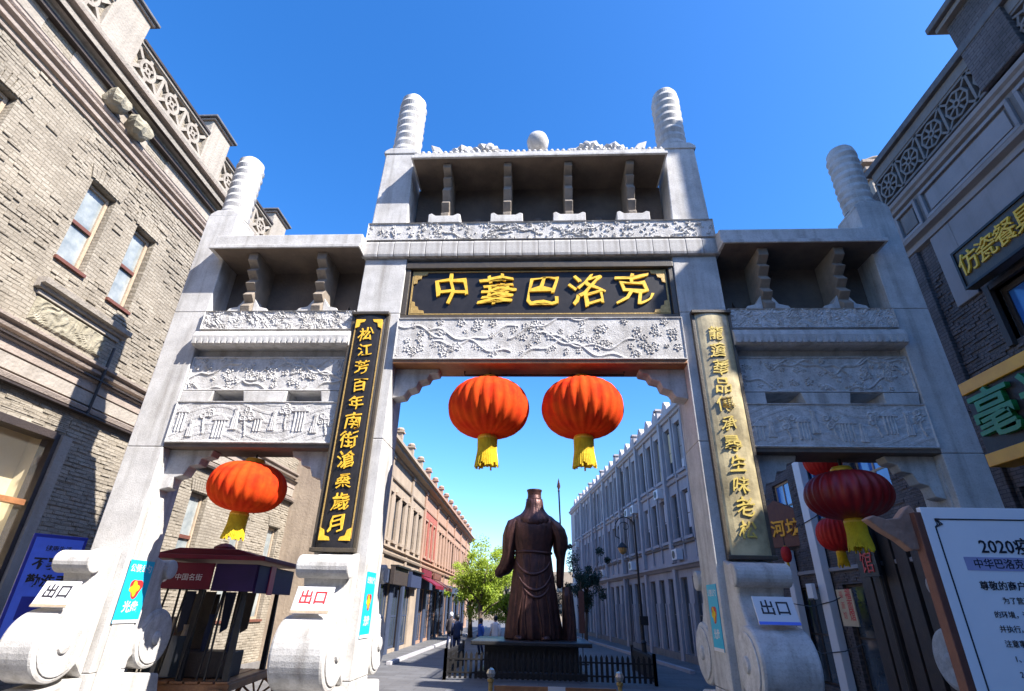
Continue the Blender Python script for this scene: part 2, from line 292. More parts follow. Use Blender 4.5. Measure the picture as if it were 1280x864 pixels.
# ================================================================ STONE GATEWAY
gate = thing('stone_gateway', 'pale carved stone memorial gateway with three openings across the street', 'gateway')
def post_fn(a, t):
    return 1 + .035*max(-.6, math.sin(a*3+9*t)*math.sin(t*60))
def stack(poly, zs):
    b = MB()
    for a, c in zip(zs[:-1], zs[1:]): b.prism(poly, a+.003, c-.003, 'z')
    return b.build('pillar', STONE, gate, bevel=.012)
for sx in (-1, 1):
    # outer pillar
    p = stack([(sx*6.17, 0), (sx*6.79, 0), (sx*6.79, .7), (sx*6.17, .7)], (0, 1.25, 4.44, 7.0, 9.3))
    MB().box(*sorted((sx*6.155, sx*6.17)), .12, .58, 0, 4.3).build('raised_strip', STONE, p, bevel=.006)
    MB().prism([(sx*6.17, 9.3), (sx*6.79, 9.3), (sx*6.79, 9.36), (sx*6.66, 9.46), (sx*6.3, 9.46), (sx*6.17, 9.36)], .02, .68, 'y').build('shoulder_block', STONE, p, bevel=.02)
    prof = [(.27, 0)] + [(.27+.012*((k % 2)*2-1), .03+k*.083) for k in range(17)] + [(.25, 1.45), (.19, 1.52), (.08, 1.56), (.01, 1.57)]
    MB().lathe([(r_*1.04, z_*1.12) for r_, z_ in prof], (sx*6.48, .35, 9.42), 40, post_fn).build('carved_post', STONE, p, smooth=False)
    # inner pillar, tapering upper part
    p = stack([(sx*2.52, 0), (sx*3.33, 0), (sx*3.33, .8), (sx*2.52, .8)], (0, 1.25, 4.6, 6.95, 8.16))
    MB().frus((*sorted((sx*2.62, sx*3.34)), .0, .78), (*sorted((sx*2.68, sx*3.30)), .02, .76), 9.0, 10.95).build('upper_shaft', STONE, p, bevel=.02)
    MB().prism([(sx*2.62, 10.95), (sx*3.34, 10.95), (sx*3.34, 11.03), (sx*3.22, 11.12), (sx*2.72, 11.12), (sx*2.62, 11.03)], .0, .78, 'y').build('shoulder_block', STONE, p, bevel=.02)
    prof = [(.29, 0)] + [(.29+.014*((k % 2)*2-1), .03+k*.09) for k in range(17)] + [(.27, 1.56), (.21, 1.64), (.09, 1.69), (.01, 1.7)]
    MB().lathe([(r_*1.04, z_*1.2) for r_, z_ in prof], (sx*2.97, .38, 11.1), 40, post_fn).build('carved_post', STONE, p)
    # small scrolled shoulder against the post
    pts = [(sx*(6.17), 9.3)]
    # ---- side wing
    xa, xb = sorted((sx*3.33, sx*6.17))
    relief('carved_band', xa, xb, 6.59, 7.0, -.03, .03, gate, STONE2, 11+sx, 'cloud')
    MB().box(xa, xb, .0, .66, 6.57, 6.99).build('lintel', STONE, gate)
    ml = MB(); ml.prism([(-.02, 6.56), (-.13, 6.52), (-.16, 6.42), (-.15, 6.3), (-.1, 6.25), (.62, 6.25), (.62, 6.56)], xa, xb, 'x')
    mo = ml.build('rounded_moulding', STONE, gate, bevel=.01)
    n = 26
    for k in range(n):
        x = xa+(k+.5)*(xb-xa)/n; MB().prism([(x-.035, 6.27), (x+.035, 6.27), (x+.02, 6.37), (x-.02, 6.37)], -.168, -.14, 'y').build('lotus_leaf', STONE, mo)
    MB().box(xa, xb, .16, .56, 6.06, 6.25).build('recess_beam', STONE, gate)
    relief('carved_panel', xa, xb, 5.44, 6.1, .06, .025, gate, STONE2, 21+sx, 'branch', .012)
    MB().box(xa, xb, .07, .6, 5.44, 6.06).build('panel_block', STONE, gate)
    # row of spacer blocks with slots between
    L_ = xb-xa
    for a, b in ((0, .2), (.38, .66), (.86, 1.0)):
        x0, x1 = (xa+a*L_, xa+b*L_) if sx < 0 else (xb-b*L_, xb-a*L_)
        MB().prism([(x0, 5.441), (x1, 5.441), (x1-.05 if b < 1 else x1, 5.239), (x0+.05 if a > 0 else x0, 5.239)], .03, .6, 'y').build('spacer_block', STONE, gate, bevel=.015)
    relief('carved_panel', xa, xb, 4.5, 5.238, -.01, .022, gate, STONE2, 41+sx, 'garden', .012)
    MB().box(xa, xb, .0, .64, 4.5, 5.236).build('panel_block', STONE, gate)
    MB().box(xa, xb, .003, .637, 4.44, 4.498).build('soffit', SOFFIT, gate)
    # carved corner spandrels below the wing
    for (xc, d) in ((xa, 1), (xb, -1)):
        sp = [(xc, 4.438), (xc+d*.75, 4.438), (xc+d*.72, 4.34), (xc+d*.58, 4.30), (xc+d*.55, 4.2), (xc+d*.40, 4.17), (xc+d*.34, 4.02), (xc+d*.2, 3.98), (xc+d*.16, 3.82), (xc, 3.78)]
        MB().prism(sp, .2, .44, 'y').build('spandrel', STONE, gate, bevel=.012)
    # recess with brackets under the wing roof
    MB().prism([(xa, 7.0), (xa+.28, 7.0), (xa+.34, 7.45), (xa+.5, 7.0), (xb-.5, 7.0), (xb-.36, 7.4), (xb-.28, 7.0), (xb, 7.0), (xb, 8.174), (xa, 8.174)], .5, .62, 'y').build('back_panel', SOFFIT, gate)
    for bx in (4.1, 5.44):
        bx *= sx
        pr = [(.5, 7.0), (-.02, 7.0), (-.06, 7.1), (.05, 7.22), (-.08, 7.33), (.03, 7.46), (-.1, 7.58), (.0, 7.7), (-.16, 7.82), (-.06, 7.92), (-.22, 8.02), (-.22, 8.173), (.5, 8.173)]
        b = MB().prism(pr, bx-.09, bx+.09, 'x').build('bracket', BRACK, gate, bevel=.012)
        for s2 in (-1, 1):
            MB().prism([(bx+s2*.09, 7.0), (bx+s2*.42, 7.0), (bx+s2*.36, 7.1), (bx+s2*.2, 7.14), (bx+s2*.09, 7.32)], .05, .3, 'y').build('cloud_foot', STONE, b, bevel=.01)
    # wing roof
    e0, e1 = sorted((sx*3.345, sx*6.26)); e2, e3 = sorted((sx*3.345, sx*6.22))
    rf = MB().box(e0, e1, -.377, 1.0, 8.18, 8.26).build('roof_slab', STONE, gate, bevel=.012)
    MB().box(e2, e3, -.31, .9, 8.262, 8.53).build('fascia_block', STONE, rf, bevel=.015)
    MB().prism([(-.2, 8.53), (.35, 8.86), (.8, 8.53)], e2, e3, 'x').build('roof_ridge', STONE, rf)
    MB().box(e2+.05, e3-.02, -.35, .5, 8.174, 8.179).build('soffit', SOFFIT, rf)
    # plum branch carving in low relief on the shaded roof edge
# main lintel band over the middle bay
relief('carved_band', -3.38, 3.38, 8.54, 8.99, -.055, .03, gate, STONE2, 5, 'branch')
MB().box(-3.38, 3.38, -.04, .82, 8.53, 8.985).build('lintel', STONE, gate)
lb = MB().box(-3.36, 3.36, .0, .81, 8.165, 8.527).build('lintel_core', STONE, gate)
k = -3.4; widths = []
me_cache = None
nb = 22; bw = 6.8/nb
me_cache = MB().prism([(-.07, 0), (-.085, .05), (-.085, .31), (-.06, .36), (.0, .36), (.0, 0)], 0.004, bw-.004, 'x').mesh('block', STONE)
for k in range(nb):
    o = put('block', me_cache, lb, (-3.4+k*bw, 0, 8.166), bevel=.008); o.location.y = -random.random()*.006
# middle beam, name board and recess
bm = MB().box(-2.52, 2.52, .0, .6, 5.985, 6.82).build('middle_beam', STONE, gate)
relief('carved_beam_face', -2.53, 2.53, 5.985, 6.82, -.06, .02, gate, STONE2, 3, 'branch', .012, back=.058)
MB().box(-2.515, 2.515, -.05, .55, 5.93, 5.984).build('soffit', WOOD, gate)
MB().box(-2.515, 2.515, .25, .6, 6.82, 8.16).build('back_panel', STONE, gate)
nbd = MB().box(-2.49, 2.49, .08, .24, 6.86, 8.0).build('name_board', BOARD, gate)
fr = MB(); fr.box(-2.51, 2.51, .02, .1, 6.835, 6.925); fr.box(-2.51, 2.51, -.01, .12, 7.93, 8.07); fr.box(-2.51, -2.42, .02, .1, 6.925, 7.93); fr.box(2.42, 2.51, .02, .1, 6.925, 7.93)
fr.build('board_frame', BOARDF, nbd, bevel=.01)
gt = MB(); gt.box(-2.38, 2.38, .06, .08, 6.955, 6.975); gt.box(-2.38, 2.38, .06, .08, 7.88, 7.9); gt.box(-2.38, -2.355, .06, .08, 6.975, 7.88); gt.box(2.355, 2.38, .06, .08, 6.975, 7.88)
gt.build('gold_line', GOLDT, nbd)
for cx, dx in ((-2.35, 1), (2.35, -1)):
    for cz, dz in ((6.98, 1), (7.875, -1)):
        MB().prism([(cx, cz), (cx+dx*.26, cz), (cx+dx*.24, cz+dz*.06), (cx+dx*.15, cz+dz*.07), (cx+dx*.13, cz+dz*.14), (cx+dx*.07, cz+dz*.16), (cx+dx*.06, cz+dz*.24), (cx, cz+dz*.26)], .055, .08, 'y').build('corner_fret', GOLDT, nbd)
for ch, x in zip('中華巴洛克', (-1.62, -.77, .08, .92, 1.76)):
    text(ch, .72, GOLD, nbd, (x, .06, 7.43+random.uniform(-.03, .03)), .02, .004, wob=.055)
# spandrels of the middle bay
for s_ in (-1, 1):
    x0 = s_*2.52
    sp = [(x0, 5.929), (x0-s_*.78, 5.929), (x0-s_*.76, 5.86), (x0-s_*.62, 5.83), (x0-s_*.58, 5.74), (x0-s_*.44, 5.70), (x0-s_*.40, 5.58), (x0-s_*.26, 5.53), (x0-s_*.2, 5.42), (x0, 5.38)]
    MB().prism(sp, .2, .5, 'y').build('spandrel', STONE, gate, bevel=.015)
# upper pavilion
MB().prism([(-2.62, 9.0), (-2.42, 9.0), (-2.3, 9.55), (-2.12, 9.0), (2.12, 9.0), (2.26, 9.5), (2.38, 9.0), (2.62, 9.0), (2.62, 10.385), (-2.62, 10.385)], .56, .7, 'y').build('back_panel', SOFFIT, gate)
for bx in (-1.87, -.62, .62, 1.87):
    pr = [(.56, 9.0), (.0, 9.0), (-.04, 9.25), (.04, 9.32), (-.07, 9.5), (.02, 9.6), (-.1, 9.8), (.0, 9.95), (-.14, 10.08), (-.05, 10.18), (-.24, 10.28), (-.24, 10.385), (.56, 10.385)]
    b = MB().prism(pr, bx-.08, bx+.08, 'x').build('bracket', BRACK, gate, bevel=.012)
    MB().prism([(bx-.32, 9.0), (bx+.32, 9.0), (bx+.32, 9.2), (bx+.26, 9.22), (bx+.18, 9.17), (bx-.18, 9.17), (bx-.26, 9.23), (bx-.32, 9.2)], -.055, .3, 'y').build('cloud_foot', STONE, b, bevel=.012)
for bx in (-1.25, 0, 1.25):   # dark carved figures in the bays
    MB().lathe([(.26, 0), (.27, .12), (.22, .25), (.12, .33), (.11, .4), (.05, .47), (.01, .49)], (bx, .46, 9.0), 14, lambda a, t: 1+.12*math.sin(5*a+9*t)).build('carved_figure', SOFFIT, gate)
rf = MB().box(-2.6, 2.6, -.406, 1.1, 10.39, 10.455).build('roof_slab', STONE, gate, bevel=.01)
MB().box(-2.56, 2.56, -.35, .9, 10.457, 10.57).build('fascia_block', STONE, rf, bevel=.01)
MB().prism([(-.3, 10.571), (.3, 10.9), (1.0, 10.571)], -2.56, 2.56, 'x').build('roof_ridge', STONE, rf)
MB().box(-2.56, 2.56, -.36, .56, 10.385, 10.389).build('soffit', SOFFIT, rf)
for k in range(44):   # bead along the eave
    MB().lathe([(.035, 0), (.05, .03), (.035, .07), (.01, .09)], (-2.5+k*.1163, -.3, 10.57), 7).build('eave_bead', STONE, rf)
# ridge ornaments: a pearl between two dragons, tails out
pe = MB().lathe([(.02, -.24), (.14, -.2), (.22, -.08), (.235, .03), (.2, .15), (.1, .22), (.01, .235)], (.0, -.05, 11.12), 24).build('ridge_pearl', STONE, rf, smooth=True)
MB().frus((-.16, .16, -.1, .1), (-.06, .06, -.08, .06), 10.6, 10.9).build('pearl_stand', STONE, pe, bevel=.03)
for s_ in (-1, 1):
    d = MB()
    pts = []; rr = []
    for k in range(26):
        t = k/25; pts.append((s_*(1.0+.85*t), -.05, 10.80+.07*math.sin(t*11)+.05*(1-t))); rr.append(.15+.05*math.sin(t*24)**2-.04*t)
    d.tube(pts, rr, 9)
    hd = (s_*.98, -.05, 10.86)
    d.lathe([(.03, -.14), (.15, -.08), (.18, .02), (.12, .1), (.01, .14)], hd, 9, lambda a, t: 1+.25*math.sin(4*a+6*t))
    d.prism([(s_*.9, 10.82), (s_*.74, 10.8), (s_*.68, 10.88), (s_*.8, 10.88), (s_*.9, 10.96)], -.12, .02, 'y')
    for k in range(7):
        x = s_*(1.1+.11*k); d.prism([(x-.05, 10.85), (x+.05, 10.85), (x+s_*.03, 11.0+.03*math.sin(k*2))], -.07, -.03, 'y')
    dr = d.build('ridge_dragon', STONE, rf)
    MB().prism([(s_*1.98, 10.6), (s_*2.16, 10.6), (s_*2.22, 10.85), (s_*2.3, 11.06), (s_*2.1, 10.98), (s_*1.98, 10.8)], -.12, .02, 'y').build('tail_fin', STONE, dr, bevel=.02)
# couplet boards: gently rounded boards on the inner pillars
def couplet(sx, chars, m, seed):
    x0, x1 = sorted((sx*2.71, sx*3.33)); n = 10; c = (x0+x1)/2; hw = (x1-x0)/2
    po = [(x1, .0), (x0, .0)] + [(c-hw*math.cos(math.pi*k/n), -.04-.075*math.sin(math.pi*k/n)) for k in range(n+1)]
    b = MB().prism(po, 2.92, 6.86, 'z').build('couplet_board', m, gate)
    f = MB()
    for a, bb in ((x0-.03, x0+.025), (x1-.025, x1+.03)): f.box(a, bb, -.075, .0, 2.9, 6.88)
    f.box(x0-.03, x1+.03, -.135, .0, 6.862, 6.92); f.box(x0-.03, x1+.03, -.135, .0, 2.86, 2.918)
    f.build('board_frame', BOARDF, b, bevel=.008)
    def yy(x): return -.043-.075*math.sqrt(max(0, 1-((x-c)/hw)**2))
    ln = MB()
    for s_ in (-1, 1): xx = c+s_*hw*.78; ln.box(xx-.008, xx+.008, yy(xx)-.012, yy(xx)+.01, 3.05, 6.72)
    if sx < 0: ln.build('gold_line', GOLDT, b)
    if sx < 0:
        for cz, dz in ((3.02, 1), (6.76, -1)):
            for s_ in (-1, 1):
                xe = c+s_*hw*.76
                MB().prism([(xe, cz), (xe-s_*.17, cz), (xe-s_*.15, cz+dz*.05), (xe-s_*.08, cz+dz*.07), (xe-s_*.06, cz+dz*.15), (xe, cz+dz*.18)], yy(c+hw*.5)-.012, -.06, 'y').build('corner_fret', GOLD, b)
    for k, ch in enumerate(chars):
        z = 6.86-.42-k*3.2/(len(chars)-1)
        text(ch, random.uniform(.24, .3), GOLD if sx < 0 else GOLDP, b, (c+random.uniform(-.02, .02), -.125, z), .008, .008, wob=.05)
    return b
couplet(-1, '松江芳百年南街滄桑歲月', BOARD, 1)
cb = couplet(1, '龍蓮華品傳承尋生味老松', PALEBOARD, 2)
cb['label'] = 'dark couplet board with sun glare painted pale, yellow characters'
# drum stones before and behind every pillar
def drum(px, pw, sy, y0):
    """px centre of the pillar, sy -1 in front, +1 behind"""
    x0, x1 = px-pw/2+.06, px+pw/2-.06
    cy = y0+sy*.58; cz = 1.62; r = .43
    y = lambda d: y0+sy*d
    base = MB(); base.box(x0-.05, x1+.05, *sorted((y(0), y(1.25))), 0, .55); base.prism([(y(0), .55), (y(1.2), .55), (y(1.05), .8), (y(.95), 1.1), (y(0), 1.2)], x0, x1, 'x')
    root = base.build('drum_stone', STONE, gate, bevel=.03)
    arc = [(cy+r*math.cos(a), cz+r*math.sin(a)) for a in [2*math.pi*k/40 for k in range(40)]]
    dm = MB().prism(arc, x0, x1, 'x').build('stone_drum', STONE, root, bevel=.04)
    for xs, q in ((x0, -1), (x1, 1)):
        rg = MB(); rg.prism([(cy+(r-.07)*math.cos(a), cz+(r-.07)*math.sin(a)) for a in [2*math.pi*k/28 for k in range(28)]], *sorted((xs, xs+q*.02)), 'x')
        bo = rg.build('drum_boss', STONE2, dm, bevel=.008)
        MB().lathe([(.1, 0), (.09, .03), (.03, .045), (.01, .046)], (0, 0, 0), 16, None, Matrix.Translation((xs+q*.02, cy, cz)) @ Matrix.Rotation(q*R(90), 4, 'Y')).build('centre_knob', STONE2, dm)
    MB().prism([(y(0), 1.2), (y(.75), 1.9), (y(.55), 2.15), (y(.42), 2.4), (y(.5), 2.58), (y(.4), 2.75), (y(.2), 2.8), (y(0), 2.86)], x0+.04, x1-.04, 'x').build('drum_neck', STONE, root, bevel=.03)
    sc_ = [(y(.5)+.15*math.cos(a), 2.64+.15*math.sin(a)) for a in [2*math.pi*k/20 for k in range(20)]]
    MB().prism(sc_, x0-.02, x1+.02, 'x').build('stone_scroll', STONE, root, bevel=.02)
for px, pw in ((-6.48, .62), (-2.925, .81), (2.925, .81), (6.48, .62)):
    drum(px, pw, -1, 0); drum(px, pw, 1, .8 if abs(px) < 4 else .7)

# exit placards leaning on the drum stones
def exit_sign(x, label, ink):
    t = thing('exit_sign', label, 'sign', (x, -.80, 2.06), 0, 'exit placards on the drum stones'); t.rotation_euler = (R(-22), 0, 0)
    MB().box(-.25, .25, -.02, 0, 0, .34).build('panel', WHITE, t, bevel=.006)
    text('出口', .19, ink, t, (0, -.0225, .19), .002, .012, name='lettering')
    MB().box(-.25, .25, -.024, -.0205, .0, .035).build('stripe', BLUEP if x > 0 else PALEW, t)
exit_sign(-6.42, 'white exit placard on the drum stone at the far left pillar', INK)
exit_sign(-2.93, 'white exit placard with dark red characters below the black couplet board', REDI)
exit_sign(2.95, 'white and blue exit placard below the pale couplet board', INK)
# teal posters stuck to inner pillar faces
def teal(x, face, y0, y1, z0, z1, label):
    t = thing('poster', label, 'poster', (x, (y0+y1)/2, z0), R(90)*face, 'teal posters on the gateway pillars')
    h = z1-z0; ww = (y1-y0)
    MB().box(-ww/2, ww/2, -.012, -.003, 0, h).build('sheet', TEAL, t)
    text('公筷公勺', ww*.22, WHITE, t, (0, -.0135, h*.86), .001, .01, name='lettering')
    text('光盘', ww*.3, WHITE, t, (0, -.0135, h*.24), .001, .02, name='lettering')
    MB().lathe([(ww*.24, 0), (ww*.24, .002)], (0, 0, 0), 24, lambda a, q: 1+.18*math.sin(3*a), Matrix.Translation((0, -.0125, h*.55)) @ FRONT).build('red_emblem', REDI, t)
    MB().lathe([(ww*.17, 0), (ww*.17, .002)], (0, 0, 0), 24, lambda a, q: 1+.25*math.sin(4*a+1), Matrix.Translation((-ww*.05, -.0145, h*.54)) @ FRONT).build('pale_emblem', YEL, t)
    MB().box(-ww/2, ww/2, -.0135, -.012, 0, h*.05).build('white_edge', WHITE, t)
teal(-6.155, 1, .08, .62, 1.86, 2.72, 'teal poster on the inner face of the far left pillar')
teal(-2.52, 1, .1, .55, 1.75, 2.62, 'narrow teal poster beside the ball shaped drum, on the pillar left of the middle arch')
teal(2.52, -1, .1, .55, 1.7, 2.55, 'faded teal poster on the shaded pillar right of the middle arch')

# ================================================================ LANTERNS
def lantern_fn(n, amp): return lambda a, t: 1+amp*abs(math.cos(a*n/2))-amp*.5
def make_lantern(label, m, rx=.68, rz=.50, grp='big red lanterns under the gateway', loc=(0, 0, 0), hang=.6):
    t = thing('lantern', label, 'lantern', loc, 0, grp)
    prof = [(max(.13*rx/.68, rx*math.cos(a)**.72 if math.cos(a) > 0 else 0), rz*math.sin(a)) for a in [R(-84+12*k*.7) for k in range(21)]]
    s = rx/.68
    MB().lathe(prof, (0, 0, 0), 96, lantern_fn(24, .07), None).build('body', m, t, smooth=True)
    MB().lathe([(.17*s, 0), (.18*s, .05*s), (.15*s, .09*s), (.03*s, .1*s)], (0, 0, rz*.985), 20).build('top_cap', GOLD, t)
    MB().tube([(0, 0, rz), (0, 0, rz+hang)], .02).build('cord', BLACK, t)
    MB().lathe([(.15*s, 0), (.17*s, -.04*s), (.17*s, -.07*s)], (0, 0, -rz*.985), 20).build('bottom_cap', GOLD, t)
    f = MB()
    for k in range(40):
        a = 2*math.pi*k/40; r_ = .155*s; dz = random.uniform(-.02, .02)
        p = [(r_*math.cos(a), r_*math.sin(a), -rz-.03*s), (r_*.97*math.cos(a+.03), r_*.97*math.sin(a), -rz-.25*s), (r_*1.22*math.cos(a), r_*1.22*math.sin(a), -rz-.5*s+dz*2)]
        f.tube(p, .016*s, 5)
    f.build('tassel', YEL, t)
    return t
lan = make_lantern('left one of the two orange red lanterns hanging in the middle arch', REDC, loc=(-.855, .4, 5.27), hang=.17)
l2 = copy_tree(lan); l2.location = (.76, .4, 5.28); l2['label'] = 'right one of the two orange red lanterns hanging in the middle arch'; l2.rotation_euler = (0, 0, .2)
l3 = copy_tree(lan); l3.location = (-4.8, .4, 3.88); l3['label'] = 'sunlit red lantern hanging in the left side opening above the cart'; l3.scale = (.87, .87, .80); l3.rotation_euler = (.1, .06, .5)
l4 = make_lantern('large red lantern in the right side opening, silk darkened as if shaded', REDK, .60, .36, loc=(4.83, .4, 3.87), hang=.3)
MB().tube([(4.85, .4, 4.15), (4.85, .4, 4.44)], .012).build('cord', BLACK, l4, loc=(-4.83, -.4, -3.85))
MB().tube([(-4.8, .4, 4.3), (-4.8, .4, 4.44)], .012).build('cord', BLACK, l3, loc=(4.8, -.4, -3.88))
hk = MB().tube([(-1.3, .3, 5.925), (-1.3, .3, 5.85), (1.5, .3, 5.86), (1.5, .3, 5.925)], .015).build('hanging_wire', BLACK, gate)

# ================================================================ FACADE TOOLS (local: x along, -y outward, z up)
def wall(name, x0, x1, z0, z1, openings, depth, m, parent, y=0):
    xs = sorted({x0, x1, *[min(max(v, x0), x1) for o in openings for v in o[:2]]}); zs = sorted({z0, z1, *[min(max(v, z0), z1) for o in openings for v in o[2:4]]})
    b = MB(); ins = lambda x, z: any(o[0] < x < o[1] and o[2] < z < o[3] for o in openings)
    for i in range(len(xs)-1):
        for j in range(len(zs)-1):
            if not ins((xs[i]+xs[i+1])/2, (zs[j]+zs[j+1])/2):
                b.add([(xs[i], y, zs[j]), (xs[i+1], y, zs[j]), (xs[i+1], y, zs[j+1]), (xs[i], y, zs[j+1])], [(0, 1, 2, 3)])
    for a, c, d, e in [o[:4] for o in openings]:
        for (p, q) in (((a, d), (a, e)), ((a, e), (c, e)), ((c, e), (c, d)), ((c, d), (a, d))):
            b.add([(p[0], y, p[1]), (q[0], y, q[1]), (q[0], y+depth, q[1]), (p[0], y+depth, p[1])], [(0, 1, 2, 3)])
    return b.build(name, m, parent, fix=False)
def shell(x0, x1, z1, dep, m, parent, y=0):
    b = MB(); b.box(x0, x1, y+.9, dep, 0, z1-.02)
    b.add([(x0, y, 0), (x0, y+.9, 0), (x0, y+.9, z1), (x0, y, z1)], [(0, 1, 2, 3)]); b.add([(x1, y, 0), (x1, y+.9, 0), (x1, y+.9, z1), (x1, y, z1)], [(0, 1, 2, 3)])
    b.add([(x0, y, z1-.01), (x1, y, z1-.01), (x1, y+.9, z1-.01), (x0, y+.9, z1-.01)], [(0, 1, 2, 3)])
    return b.build('rear_walls', m, parent, fix=False)
def window_mesh(w_, h_, fm, gm, t=.05, mull=1, trans=1, fd=.06):
    f = MB(); f.box(0, t, 0, fd, 0, h_); f.box(w_-t, w_, 0, fd, 0, h_); f.box(t, w_-t, 0, fd, 0, t); f.box(t, w_-t, 0, fd, h_-t, h_)
    for k in range(mull): x = w_*(k+1)/(mull+1); f.box(x-t*.4, x+t*.4, .005, fd-.005, t, h_-t)
    for k in range(trans): z = h_*(k+1)/(trans+1); f.box(t, w_-t, .008, fd-.008, z-t*.4, z+t*.4)
    p = MB(); p.box(t*.6, w_-t*.6, fd*.5, fd*.5+.01, t*.6, h_-t*.6)
    return f.mesh('window', fm), p.mesh('pane', gm)
def place_window(ms, x, y, z, parent):
    o = put('window', ms[0], parent, (x, y, z)); put('pane', ms[1], o); return o
def cornice(name, x0, x1, z0, prof, m, parent, M=None):
    """prof: (out, dz) points bottom to top"""
    po = [(-a, z0+b) for a, b in prof]; po = [(.0, z0+prof[0][1])] + po + [(.0, z0+prof[-1][1])]
    return MB().prism(po, x0, x1, 'x').build(name, m, parent, fix=True)
def bricks(x0, x1, z0, z1, openings, m, parent, bl=.27, bh=.078, p=.5, pr=.022, seed=1):
    rs = random.Random(seed); b = MB(); z = z0; r_ = 0
    while z+bh < z1:
        x = x0-(bl/2 if r_ % 2 else 0); r_ += 1
        while x < x1:
            a, c = max(x, x0)+.006, min(x+bl, x1)-.006
            patch = noise.noise(Vector((x*.45, z*.6, seed*3.1)))
            if c-a > .05 and rs.random() < p+patch*.9 and not any(o[0]-.03 < c and a < o[1]+.03 and o[2]-.03 < z+bh and z < o[3]+.03 for o in openings):
                d = pr*rs.uniform(.2, 1)+max(0, patch)*.01; j = rs.uniform(-.004, .004)
                b.add([(a, -d, z+.006+j), (c, -d*rs.uniform(.7, 1.1), z+.006), (c, -d, z+bh-.006), (a, -d, z+bh-.006+j), (a, 0, z+.004), (c, 0, z+.004), (c, 0, z+bh-.004), (a, 0, z+bh-.004)],
                      [(0, 1, 2, 3), (4, 5, 1, 0), (3, 2, 6, 7), (4, 0, 3, 7), (1, 5, 6, 2)])
            x += bl
        z += bh
    return b.build('proud_bricks', m, parent, kind='stuff', fix=False)
def ring(b, cx, cz, r, th, y0, y1, n=18):
    for k in range(n):
        a, c = 2*math.pi*k/n, 2*math.pi*(k+1)/n
        b.prism([(cx+(r-th)*math.cos(a), cz+(r-th)*math.sin(a)), (cx+r*math.cos(a), cz+r*math.sin(a)), (cx+r*math.cos(c), cz+r*math.sin(c)), (cx+(r-th)*math.cos(c), cz+(r-th)*math.sin(c))], y0, y1, 'y')
def bar2(b, p, q, t, y0, y1):
    d = Vector((q[0]-p[0], q[1]-p[1])).normalized(); n = Vector((-d.y, d.x))*t/2
    b.prism([(p[0]-n.x, p[1]-n.y), (q[0]-n.x, q[1]-n.y), (q[0]+n.x, q[1]+n.y), (p[0]+n.x, p[1]+n.y)], y0, y1, 'y')

# ================================================================ LEFT NEAR BUILDING
lb1 = thing('brick_building', 'old sunlit grey brick building with lattice parapet, left of the gateway', 'building', (-9.6, 0, 0), R(90))
wins = [(-5.6, -4.9, 8.15, 10.3), (-2.7, -1.98, 8.3, 10.4), (-.08, .62, 8.25, 10.28), (1.36, 2.02, 8.15, 10.2), (3.6, 4.4, 8.1, 10.2), (6.0, 6.8, 8.1, 10.2), (8.4, 9.2, 8.1, 10.2), (10.6, 11.4, 8.1, 10.2)]
shop = (-5.5, 1.62, .4, 5.1); low = [(4.1, 4.9, 2.6, 4.9), (6.2, 7.0, 2.6, 4.9), (8.7, 9.5, 1.6, 4.6), (11.0, 11.8, 1.6, 4.6)]
wall('front_wall', -8, 13.4, 0, 14.2, wins+[shop]+low, .32, BRICKL, lb1)
sh = MB(); sh.box(-8, 13.4, 1.9, 9, 0, 14); sh.add([(13.4, 0, 0), (13.4, 1.9, 0), (13.4, 1.9, 14.2), (13.4, 0, 14.2)], [(0, 1, 2, 3)]); sh.add([(-8, 0, 0), (-8, 1.9, 0), (-8, 1.9, 14.2), (-8, 0, 14.2)], [(0, 1, 2, 3)])
sh.build('rear_walls', PLAST, lb1, fix=False)
bricks(-8, 13.4, 6.75, 11.35, wins+[(-.3, 2.2, 6.75, 7.75)], BRICKL, lb1, p=.42, pr=.028, seed=1)
bricks(1.72, 13.4, .3, 5.6, low, BRICKL, lb1, p=.4, pr=.02, seed=2)
bricks(-8, 1.7, 5.15, 5.6, [], BRICKL, lb1, p=.3, pr=.02, seed=3)
MB().box(-8.01, 13.41, .32, .34, 5.2, 14.0).build('inner_lining', DARKW, lb1)
wm = {}
for o in wins+low:
    w_, h_ = o[1]-o[0], o[3]-o[2]; key = (round(w_, 2), round(h_, 2))
    if key not in wm: wm[key] = window_mesh(w_-.04, h_-.05, PALEW, PALEGL, .075, 0, 1, .09)
    wd = place_window(wm[key], o[0]+.02, .14, o[2]+.03, lb1)
    MB().box(-.05, w_+.01, -.2, .0, -.07, .0).build('sill', REDW, wd)
    MB().box(.08, w_-.12, -.012, -.001, h_*.46, h_*.5).build('transom', REDW, wd)
    # brick voussoirs over the opening
    n = 9
    for k in range(n):
        t = (k+.5)/n-.5; x = (o[0]+o[1])/2+t*(w_+.25); a = t*.7
        M = Matrix.Translation((x, -.035, o[3]+.17)) @ Matrix.Rotation(a, 4, 'Y')
        MB().box(-.045, .045, 0, .04, -.15, .15, M).build('brick', BRICKL, lb1)
# ledge and rough panel under the first floor windows
cornice('window_ledge', -.2, 2.15, 7.48, [(0, 0), (.1, .02), (.12, .08), (.2, .1), (.22, .2), (0, .22)], PLAST, lb1)
for z in (7.42,): MB().box(-.1, 2.05, -.05, 0, z-.03, z+.05).build('ledge_moulding', PLAST, lb1)
relief('rough_panel', -.05, 1.75, 6.86, 7.36, -.03, .03, lb1, BOULD, 44, 'leaf', .03, back=.02)
